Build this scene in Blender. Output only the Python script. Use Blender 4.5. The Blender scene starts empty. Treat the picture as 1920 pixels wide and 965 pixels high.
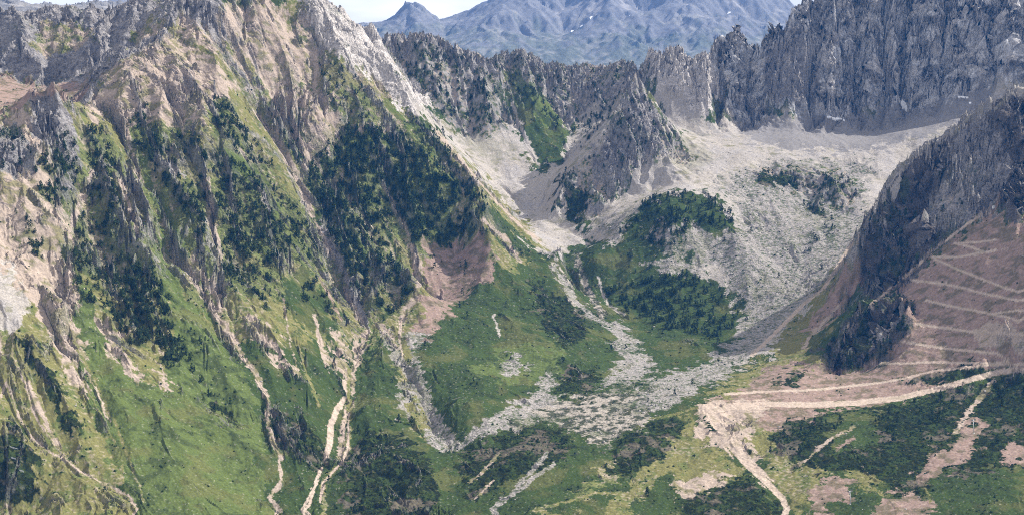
import bpy, math
import numpy as np

# ------------------------------------------------------------------ camera, sky, sun, exposure
SC = bpy.context.scene
CAM_Z = 1100.0                       # metres above the valley floor
PITCH = math.radians(10.26)
FPX = 2638.0                         # focal length in pixels of the 1920 px wide photograph
SUN_DIR = np.array([0.92, 0.30, 0.0]); SUN_ELEV = math.radians(40)
SUN_DIR /= np.linalg.norm(SUN_DIR)

cam = bpy.data.cameras.new('camera'); camo = bpy.data.objects.new('camera', cam)
SC.collection.objects.link(camo)
camo.location = (0, 0, CAM_Z); camo.rotation_euler = (math.pi/2 - PITCH, 0, 0)
cam.sensor_fit = 'HORIZONTAL'; cam.sensor_width = 36.0; cam.lens = 36.0*FPX/1920.0
cam.clip_start = 1.0; cam.clip_end = 120000.0
SC.camera = camo

world = bpy.data.worlds.new('World'); SC.world = world; world.use_nodes = True
wn, wl = world.node_tree.nodes, world.node_tree.links
bg = wn['Background']
sky = wn.new('ShaderNodeTexSky'); sky.sky_type = 'NISHITA'; sky.sun_disc = False
sky.sun_elevation = SUN_ELEV; sky.sun_rotation = math.atan2(SUN_DIR[0], SUN_DIR[1])
sky.altitude = 2300; sky.air_density = 1.0; sky.dust_density = 1.6; sky.ozone_density = 1.5
tc = wn.new('ShaderNodeTexCoord'); mp = wn.new('ShaderNodeMapping'); mp.inputs['Scale'].default_value = (3, 3, 14)
cn = wn.new('ShaderNodeTexNoise'); cn.inputs['Scale'].default_value = 2.2; cn.inputs['Detail'].default_value = 7
cr = wn.new('ShaderNodeMapRange'); cr.inputs[1].default_value = .42; cr.inputs[2].default_value = .68; cr.inputs[3].default_value = .55; cr.inputs[4].default_value = .97
mx = wn.new('ShaderNodeMix'); mx.data_type = 'RGBA'; mx.inputs[7].default_value = (18.5, 17.6, 16.8, 1)
wl.new(tc.outputs['Generated'], mp.inputs[0]); wl.new(mp.outputs[0], cn.inputs['Vector']); wl.new(cn.outputs[0], cr.inputs[0])
wl.new(cr.outputs[0], mx.inputs[0]); wl.new(sky.outputs[0], mx.inputs[6]); wl.new(mx.outputs[2], bg.inputs[0])
bg.inputs[1].default_value = 0.05

sl = bpy.data.lights.new('sun', 'SUN'); slo = bpy.data.objects.new('sun', sl); SC.collection.objects.link(slo)
sl.energy = 5.0; sl.angle = math.radians(.5); sl.color = (1.0, .95, .88)
slo.rotation_euler = (math.pi/2 - SUN_ELEV, 0, math.atan2(SUN_DIR[0], -SUN_DIR[1]))
SC.view_settings.view_transform = 'Standard'; SC.view_settings.look = 'None'
SC.view_settings.exposure = 0.8; SC.view_settings.gamma = 1.0; SC.view_settings.use_curve_mapping = False
SC.cycles.use_denoising = False; SC.cycles.denoiser = 'OPENIMAGEDENOISE'; SC.cycles.denoising_input_passes = 'RGB_ALBEDO_NORMAL'; SC.cycles.denoising_prefilter = 'ACCURATE'; SC.cycles.filter_width = 1.0; SC.cycles.max_bounces = 5; SC.cycles.volume_bounces = 0
SC.cycles.diffuse_bounces = 1
HAZE_DENSITY = 1.6e-5; HAZE_COLOR = (.05, .32, 1.0, 1)

rng = np.random.default_rng(7)

# ------------------------------------------------------------------ numpy helpers
F32 = np.float32
CT, ST = math.cos(PITCH), math.sin(PITCH)
def ray(px, py):                     # direction of the sight line, scaled to unit ground distance along y
    a = (np.asarray(px, float)-960)/FPX; b = -(np.asarray(py, float)-482.5)/FPX
    dy = CT + b*ST; dz = -ST + b*CT
    return a/dy, dz/dy
def unproject(px, py, Y):            # Y in metres
    dx, dz = ray(px, py)
    return dx*Y, Y, CAM_Z + dz*Y
def project(x, y, z):
    h = z-CAM_Z
    d = y*CT - h*ST; u = y*ST + h*CT
    return 960 + FPX*x/d, 482.5 - FPX*u/d
def smooth(a, lo, hi):
    t = np.clip((a-lo)/(hi-lo), 0, 1); return t*t*(3-2*t)

_perm = np.random.default_rng(3).permutation(1024)
_ga = np.random.default_rng(4).random(1024)*2*np.pi
_gx, _gy = np.cos(_ga).astype(F32), np.sin(_ga).astype(F32)
_r1 = np.random.default_rng(5).random(1024).astype(F32); _r2 = np.random.default_rng(6).random(1024).astype(F32)
def _h(ix, iy, s): return _perm[(_perm[(ix+s*131) & 1023] + iy) & 1023]
def perlin(x, y, wl, seed=0):
    X = x/wl + seed*17.3; Y = y/wl - seed*9.1
    fx = np.floor(X); fy = np.floor(Y); ix = fx.astype(np.int32); iy = fy.astype(np.int32)
    tx = (X-fx).astype(F32); ty = (Y-fy).astype(F32)
    ux = tx*tx*tx*(tx*(tx*6-15)+10); uy = ty*ty*ty*(ty*(ty*6-15)+10)
    def g(a, b):
        k = _h(ix+a, iy+b, seed); return _gx[k]*(tx-a) + _gy[k]*(ty-b)
    a = g(0, 0); a += ux*(g(1, 0)-a); b = g(0, 1); b += ux*(g(1, 1)-b)
    return (a + uy*(b-a))*1.5
def fbm(x, y, wl, n=4, seed=0, gain=.5):
    s = 0; a = 1
    for k in range(n): s = s + a*perlin(x, y, wl/2**k, seed+k); a *= gain
    return s
def ridged(x, y, wl, n=4, seed=0):
    s = 0; a = 1; t = 0
    for k in range(n): s = s + a*(1-2*np.abs(perlin(x, y, wl/2**k, seed+k))); t += a; a *= .55
    return s/t - .35
def gully(x, y, dx, dy, wl, seed):   # furrows that run down the slope direction (dx, dy)
    X = (x/wl).astype(F32); Y = (y/wl).astype(F32)
    ix = np.floor(X).astype(np.int32); iy = np.floor(Y).astype(np.int32)
    sc = np.zeros_like(X); ss = np.zeros_like(X)
    for a in (-1, 0, 1):
        for b in (-1, 0, 1):
            k = _h(ix+a, iy+b, seed)
            vx = X-(ix+a+_r1[k]); vy = Y-(iy+b+_r2[k])
            w = np.exp(-2.2*(vx*vx+vy*vy)); ph = (vy*dx - vx*dy)*(2*np.pi*.9)
            sc += w*np.cos(ph); ss += w*np.sin(ph)
    return sc/np.maximum(np.sqrt(sc*sc+ss*ss), .08)

def chips(x, y, wl, seed):            # broken blocks: every cell is a small tilted slab of its own height
    X = (x/wl).astype(F32); Y = (y/wl).astype(F32); ix = np.floor(X).astype(np.int32); iy = np.floor(Y).astype(np.int32)
    best = np.full(X.shape, 9., F32); h = np.zeros_like(X)
    for a in (-1, 0, 1):
        for b in (-1, 0, 1):
            k = _h(ix+a, iy+b, seed); vx = X-(ix+a+_r1[k]); vy = Y-(iy+b+_r2[k]); d = vx*vx+vy*vy
            m = d < best; best = np.where(m, d, best); h = np.where(m, _gx[k]*vx*1.1+_gy[k]*vy*1.1+(_r1[(k*7+3) & 1023]-.5)*.9, h)
    return h

def parse(s):                        # 'x,y x,y' -> array
    return np.array([[float(v) for v in p.split(',')] for p in s.split()])
def densify(p, step):
    out = [p[0]]
    for a, b in zip(p[:-1], p[1:]):
        n = max(1, int(np.linalg.norm((b-a)[:2])/step))
        for k in range(1, n+1): out.append(a + (b-a)*k/n)
    return np.array(out)
def rbf(P, Z, c):
    n = len(P); D = np.sqrt(((P[:, None]-P[None])**2).sum(-1)+c*c)
    A = np.zeros((n+3, n+3)); A[:n, :n] = -D + np.eye(n)*1e-4; A[:n, n] = 1; A[:n, n+1:] = P; A[n:, :n] = A[:n, n:].T
    s = np.linalg.solve(A, np.r_[Z, 0, 0, 0])
    def f(x, y):
        o = np.empty(x.size); xs, ys = x.ravel(), y.ravel()
        for i in range(0, x.size, 20000):
            a, b = xs[i:i+20000], ys[i:i+20000]
            d = np.sqrt((a[:, None]-P[:, 0])**2+(b[:, None]-P[:, 1])**2+c*c)
            o[i:i+20000] = -d@s[:n] + s[n] + s[n+1]*a + s[n+2]*b
        return o.reshape(x.shape)
    return f

# ------------------------------------------------------------------ shape of the land: sight line + ground distance (km)
# single spots 'x,y,km'
SPOTS = '''
0,960,2.75 0,800,2.90 0,640,3.06 0,480,3.28 0,300,3.55 -200,960,2.70 -200,640,3.0 -200,300,3.45 -200,100,4.3
100,300,3.58 60,400,3.42 100,560,3.22 130,760,2.98 200,900,2.83 400,950,2.85 350,800,3.05 300,700,3.19 300,600,3.37
300,500,3.55 300,400,3.72 300,300,3.87 300,200,4.02 300,110,4.18 200,330,3.78 180,480,3.50 200,620,3.27
430,640,3.42 420,500,3.66 420,380,3.85 420,260,4.0 420,130,4.28 520,560,3.68 500,430,3.88 470,330,4.02
540,160,4.50 600,120,4.60 600,230,4.42 640,180,4.56 560,300,4.28 620,330,4.37 700,300,4.46 680,400,4.28 700,480,4.19
740,420,4.36 760,520,4.07 700,560,3.97 640,80,4.70 560,70,4.66
480,800,3.18 560,700,3.40 560,820,3.17 450,900,2.98 560,620,3.6
720,650,3.72 700,760,3.40 700,850,3.18 720,950,2.92 800,960,2.86 760,870,3.10 900,930,2.95 850,760,3.40
820,560,4.18 860,480,4.37 780,470,4.33 830,445,4.40 900,520,4.22 930,470,4.42
880,640,3.86 950,600,4.0 950,680,3.74 900,740,3.5 1000,560,4.18 1060,640,3.9 1080,700,3.72 820,680,3.66
1000,760,3.48 1100,760,3.45 1200,720,3.6 1000,860,3.12 1100,860,3.12 1200,850,3.14 1100,960,2.84 1250,930,2.92 1000,950,2.86
1280,700,3.72 1350,680,3.82 1420,700,3.70 1300,640,4.0 1200,650,4.0 1150,580,4.25 1060,500,4.45 1110,470,4.62
1000,430,4.82 900,330,5.0 800,220,5.18 950,330,5.15 1020,380,5.0 960,420,4.86
860,250,5.3 950,220,5.45 1050,280,5.3 1010,330,5.12 1080,290,5.33 1080,220,5.56 1130,230,5.42
1240,260,5.1 1290,300,5.08 1230,330,4.98 1180,380,4.86 1130,430,4.74 1300,220,5.5 1400,220,5.52 1500,212,5.56 1600,212,5.6 1690,184,5.66
1800,180,5.62 1880,152,5.58 1960,150,5.5 1400,290,5.15 1500,260,5.32 1600,270,5.3 1700,250,5.32 1800,225,5.35 1500,330,5.02 1580,330,5.02
1600,390,4.8 1500,400,4.8 1400,420,4.72 1450,470,4.55 1540,430,4.66 1400,520,4.42 1500,500,4.48 1440,570,4.28 1520,560,4.22
1560,520,4.28 1480,620,4.02 1430,660,3.85 1600,490,4.1 1520,660,3.76 1480,700,3.62 1590,560,4.0
1330,760,3.36 1400,790,3.28 1360,830,3.17 1420,870,3.07 1480,950,2.87 1450,740,3.45 1300,860,3.1 1350,930,2.92
1600,752,3.40 1750,728,3.42 1910,690,3.46 1650,800,3.21 1800,800,3.17 1560,840,3.1 1700,900,2.92 1900,800,3.15 1900,900,2.86 1800,960,2.76 1600,940,2.84
1950,600,3.5 1950,450,3.7 2050,800,3.1 2050,500,3.55 2050,960,2.7
1640,690,3.62 1700,660,3.6 1800,640,3.56 1800,570,3.69 1800,500,3.80 1900,400,3.86 1900,500,3.68 1900,600,3.53 1850,450,3.83 1720,590,3.74
1900,300,4.12 1850,280,4.14 1830,340,4.07 1780,330,4.09 1760,380,4.03 1720,400,4.05 1680,470,3.99 1640,550,3.92 1600,640,3.74 1620,690,3.66
'''
# ridge lines and stream lines 'x,y,km x,y,km ...' (sampled every 25 px)
LINES = '''
290,40,4.50 350,8,4.53 400,-6,4.57 480,-4,4.66 560,-8,4.78 640,25,4.84 690,62,4.88 740,150,4.78 790,240,4.64 840,290,4.58 900,370,4.47 925,430,4.36
350,10,4.51 310,60,4.34 250,95,4.22 190,130,4.14 157,192,4.02
157,192,4.02 135,196,3.88 90,178,3.80 55,195,3.77 0,235,3.72
60,170,4.42 110,160,4.45 150,165,4.42
0,30,4.75 60,35,4.76 120,22,4.78 200,26,4.80 260,8,4.82 290,-2,4.84
20,140,4.52 90,150,4.54 160,140,4.52
-200,40,4.7 0,30,4.75
655,560,4.00 690,622,3.86 667,690,3.62 650,735,3.50 620,800,3.32 600,890,3.08 560,962,2.92
655,560,4.00 635,490,4.10 596,412,4.18 557,335,4.24 512,247,4.31 475,205,4.37
755,600,3.92 760,680,3.66 800,770,3.45 853,835,3.25
853,835,3.25 840,890,3.08 835,965,2.88
1110,455,4.72 1060,450,4.76 1030,480,4.6 1100,570,4.3 1150,620,4.1 1170,700,3.74
740,76,5.62 790,78,5.62 850,100,5.6 905,118,5.62 965,106,5.72 1040,135,5.8 1110,142,5.86 1180,130,5.72 1215,112,5.7
1205,140,5.70 1215,130,5.7 1240,106,5.7 1252,98,5.70 1268,104,5.70 1285,114,5.71 1300,109,5.72 1320,114,5.73 1334,118,5.74 1344,155,5.74 1354,98,5.72 1364,78,5.71 1376,66,5.71 1390,76,5.71 1404,112,5.72 1415,165,5.73 1426,110,5.73 1440,70,5.74 1456,62,5.75 1468,58,5.76 1476,36,5.76 1492,22,5.77 1507,24,5.77 1516,45,5.78 1523,120,5.79 1531,36,5.79 1542,13,5.8 1560,3,5.82 1590,-20,5.83 1650,-40,5.84 1750,-60,5.86 1850,-50,5.86 1920,-10,5.9 2100,-20,5.9
1192,146,5.28 1150,212,5.14 1100,292,5.03 1055,360,4.95 1045,385,4.92
1192,146,5.28 1225,200,5.24 1255,250,5.20 1290,300,5.12
1050,412,4.87 1085,415,4.85 1115,390,4.88
1170,440,4.64 1210,385,4.74 1275,358,4.80 1330,368,4.79 1375,410,4.70
1200,470,4.56 1270,470,4.56 1370,450,4.58
1120,490,4.54 1200,505,4.50 1260,515,4.46 1340,540,4.40 1385,585,4.28
1190,600,4.20 1260,630,4.12 1340,640,4.04
1425,320,5.05 1500,318,5.08 1590,330,5.06
1430,370,4.86 1520,385,4.86 1590,400,4.78
1925,166,4.25 1902,170,4.24 1888,192,4.23 1862,197,4.22 1850,224,4.21 1832,228,4.2 1816,256,4.19 1793,246,4.18 1780,276,4.17 1762,270,4.165 1746,297,4.15 1730,291,4.14 1713,326,4.125 1700,316,4.12 1690,347,4.11 1676,350,4.1 1660,388,4.08 1641,396,4.06 1622,432,4.045 1605,445,4.03
2100,120,4.3 1925,168,4.25
1790,420,3.98 1750,450,3.95 1690,535,3.88 1600,610,3.76 1550,690,3.66
'''
# hidden ground 'x_m,y_m,z_m'
HIDDEN = '''
-360,5200,760 -200,5050,590 -60,4800,420 -400,5400,800 -600,5100,900 -900,5200,880 -1300,5300,800 -1500,5600,700 -300,6200,520 0,6400,450
300,6500,430 600,6400,520 1000,6500,560 1500,6500,600 2000,6500,650 2600,6400,700 -1000,6400,500 -1800,6600,500 -2600,6400,500 2700,6900,500 0,6950,380 -2700,6950,400
900,6950,400 -1300,6950,400 1800,6950,450
430,5380,640 480,5420,600 250,5250,470 1500,4850,430 1300,4700,400 1700,4950,480 1200,4450,330 1950,4900,560
-2000,4500,800 -2300,3600,700 2200,4000,760 2000,3500,500 2200,2900,330 -1800,2600,250 0,2500,-30 -600,2400,0 800,2400,-20 1500,2400,-10 -1300,2300,80 1800,2300,40
-1330,4020,795 -1230,4150,800 -1400,4150,810 500,4960,460 380,4960,450
'''
pts = []
for s in SPOTS.split(): pts.append([float(v) for v in s.split(',')])
for line in LINES.strip().splitlines(): pts += densify(parse(line), 25).tolist()
pts = np.array(pts)
X, Y, Z = unproject(pts[:, 0], pts[:, 1], pts[:, 2]*1000)
hid = parse(HIDDEN)
bk = (pts[:, 2] >= 5.6) & (pts[:, 1] < 145)      # the far side of the high crest falls away
hid = np.r_[hid, np.c_[X[bk]*1.0, Y[bk]+70, Z[bk]-110], np.c_[X[bk], Y[bk]+320, np.minimum(Z[bk]-330, 640)]]
P = np.r_[np.c_[X, Y], hid[:, :2]]; Zp = np.r_[Z, hid[:, 2]]
_, keep = np.unique(np.round(P/12), axis=0, return_index=True)
base_f = rbf(P[keep]/1000, Zp[keep], .018)

# grid: x = u*y, rows spaced evenly in log(y)
DET = globals().get('DETAIL', 1.0)
NU, NV = int(1640*DET)//4*4+1, int(1900*DET)//4*4+1
U = np.linspace(-.492, .492, NU); _v = np.linspace(2300, 6900, 4000)     # rows lie closer together where the land stands steep
_w = 4000/_v*(1+2.6*((_v > 5520) & (_v < 6000))+.5*((_v > 4850) & (_v < 5350))+1.3*((_v > 3880) & (_v < 4220))+.4*((_v > 4220) & (_v < 4850))-.7*(_v > 6000)-.5*(_v < 2650))
_w = np.convolve(np.pad(_w, 60, 'edge'), np.ones(121)/121, 'valid'); _c = np.r_[0, np.cumsum(.5*(_w[1:]+_w[:-1]))]
V = np.interp(np.linspace(0, _c[-1], NV), _c, _v)
def upsample(c, n0, n1):
    def cub(a, n):
        m = a.shape[0]; t = np.linspace(0, m-1, n); i = np.minimum(t.astype(int), m-2); f = (t-i)[:, None]
        g = lambda k: a[np.clip(i+k, 0, m-1)]
        p0, p1, p2, p3 = g(-1), g(0), g(1), g(2)
        return p1 + .5*f*(p2-p0+f*(2*p0-5*p1+4*p2-p3+f*(3*(p1-p2)+p3-p0)))
    return cub(cub(c, n0).T, n1).T
uc, vc = U[::4], V[::4]
XC, YC = (vc[:, None]*uc[None]).astype(F32), np.repeat(vc[:, None], uc.size, 1).astype(F32)
# buttresses: the land is pushed towards and away from the valley in ribs, strongest in the cliffs
wc = smooth(YC, 5380, 5560) + .0*XC
BUTT = np.array([1100,0, 1180,30, 1205,-25, 1232,30, 1255,60, 1275,15, 1290,40, 1315,50, 1335,10, 1344,-75, 1358,25, 1380,70, 1402,10, 1412,-75, 1426,0, 1450,55, 1480,85, 1508,60, 1521,-80, 1536,10, 1556,75, 1574,5, 1590,65, 1605,-15, 1622,65, 1642,5, 1656,-55, 1672,55, 1690,-60, 1715,60, 1740,85, 1762,-25, 1785,45, 1820,85, 1850,-10, 1880,55, 1925,20, 2000,60]).reshape(-1, 2)
pe = 960+FPX*XC/YC*1.005 + 13*fbm(XC, YC*1.6, 130, 3, 401) + 7*perlin(XC, YC*2, 40, 402) + .22*(YC-5680)*perlin(XC, YC*.2, 170, 404)
rib = 95*fbm(XC, YC*.5, 330, 2, 408) + 18*ridged(XC+.8*YC, YC*.5-.3*XC, 110, 3, 406) + np.interp(pe, BUTT[:, 0], BUTT[:, 1]*.8) + 13*ridged(XC-.3*YC, YC*.7, 70, 3, 403)
rib2 = 30*ridged(XC+.5*YC, YC*.6, 170, 3, 407)
spur = smooth(XC, 850, 1000)*smooth(-YC, -4450, -4350)*smooth(YC, 3860, 3960)
mid = smooth(YC, 4850, 5000)*(1-wc)*smooth(XC, 250, 380)*smooth(-XC, -780, -680)
wm_ = smooth(XC, 380, 520)
warp = wc*(rib*wm_+(1-wm_)*(45*ridged(XC+.3*YC, YC*.5, 150, 3, 405))) + rib2*1.2*mid + spur*(105*ridged(XC*.8+YC*.9, (YC-XC)*.45, 190, 2, 414) + 25*ridged(XC*.9-YC*.6, YC*.6, 80, 2, 415))
zc = base_f(XC/1000, (YC+warp)/1000)
ZB = upsample(zc, NV, NU)
GX = V[:, None]*U[None]; GY = np.repeat(V[:, None], NU, 1)
def grad(z):
    zu = np.gradient(z, U, axis=1); zv = np.gradient(z, V, axis=0)
    gx = zu/V[:, None]; return gx, zv - U[None]*gx
def cast(px, py, z):                 # first hit of sight lines on the grid heights
    dx, dz = ray(px, py); dx = np.atleast_1d(dx); dz = np.atleast_1d(dz)
    j = (dx-U[0])/(U[1]-U[0]); j0 = np.clip(np.floor(j).astype(int), 0, NU-2); f = np.clip(j-j0, 0, 1)
    out = np.empty((len(dx), 3))
    for k in range(len(dx)):
        col = z[:, j0[k]]*(1-f[k]) + z[:, j0[k]+1]*f[k]
        d = (CAM_Z + dz[k]*V) - col
        b = np.nonzero(d <= 0)[0]; b = b[0] if len(b) else NV-1
        if b > 0:
            t = d[b-1]/max(d[b-1]-d[b], 1e-6); yy = V[b-1] + (V[b]-V[b-1])*min(max(t, 0), 1)
        else: yy = V[0]
        out[k] = (dx[k]*yy, yy, CAM_Z + dz[k]*yy)
    return out
def visible(z):
    s = (z-CAM_Z)/GY; m = np.maximum.accumulate(s, axis=0)
    return s >= m-2e-4

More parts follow.
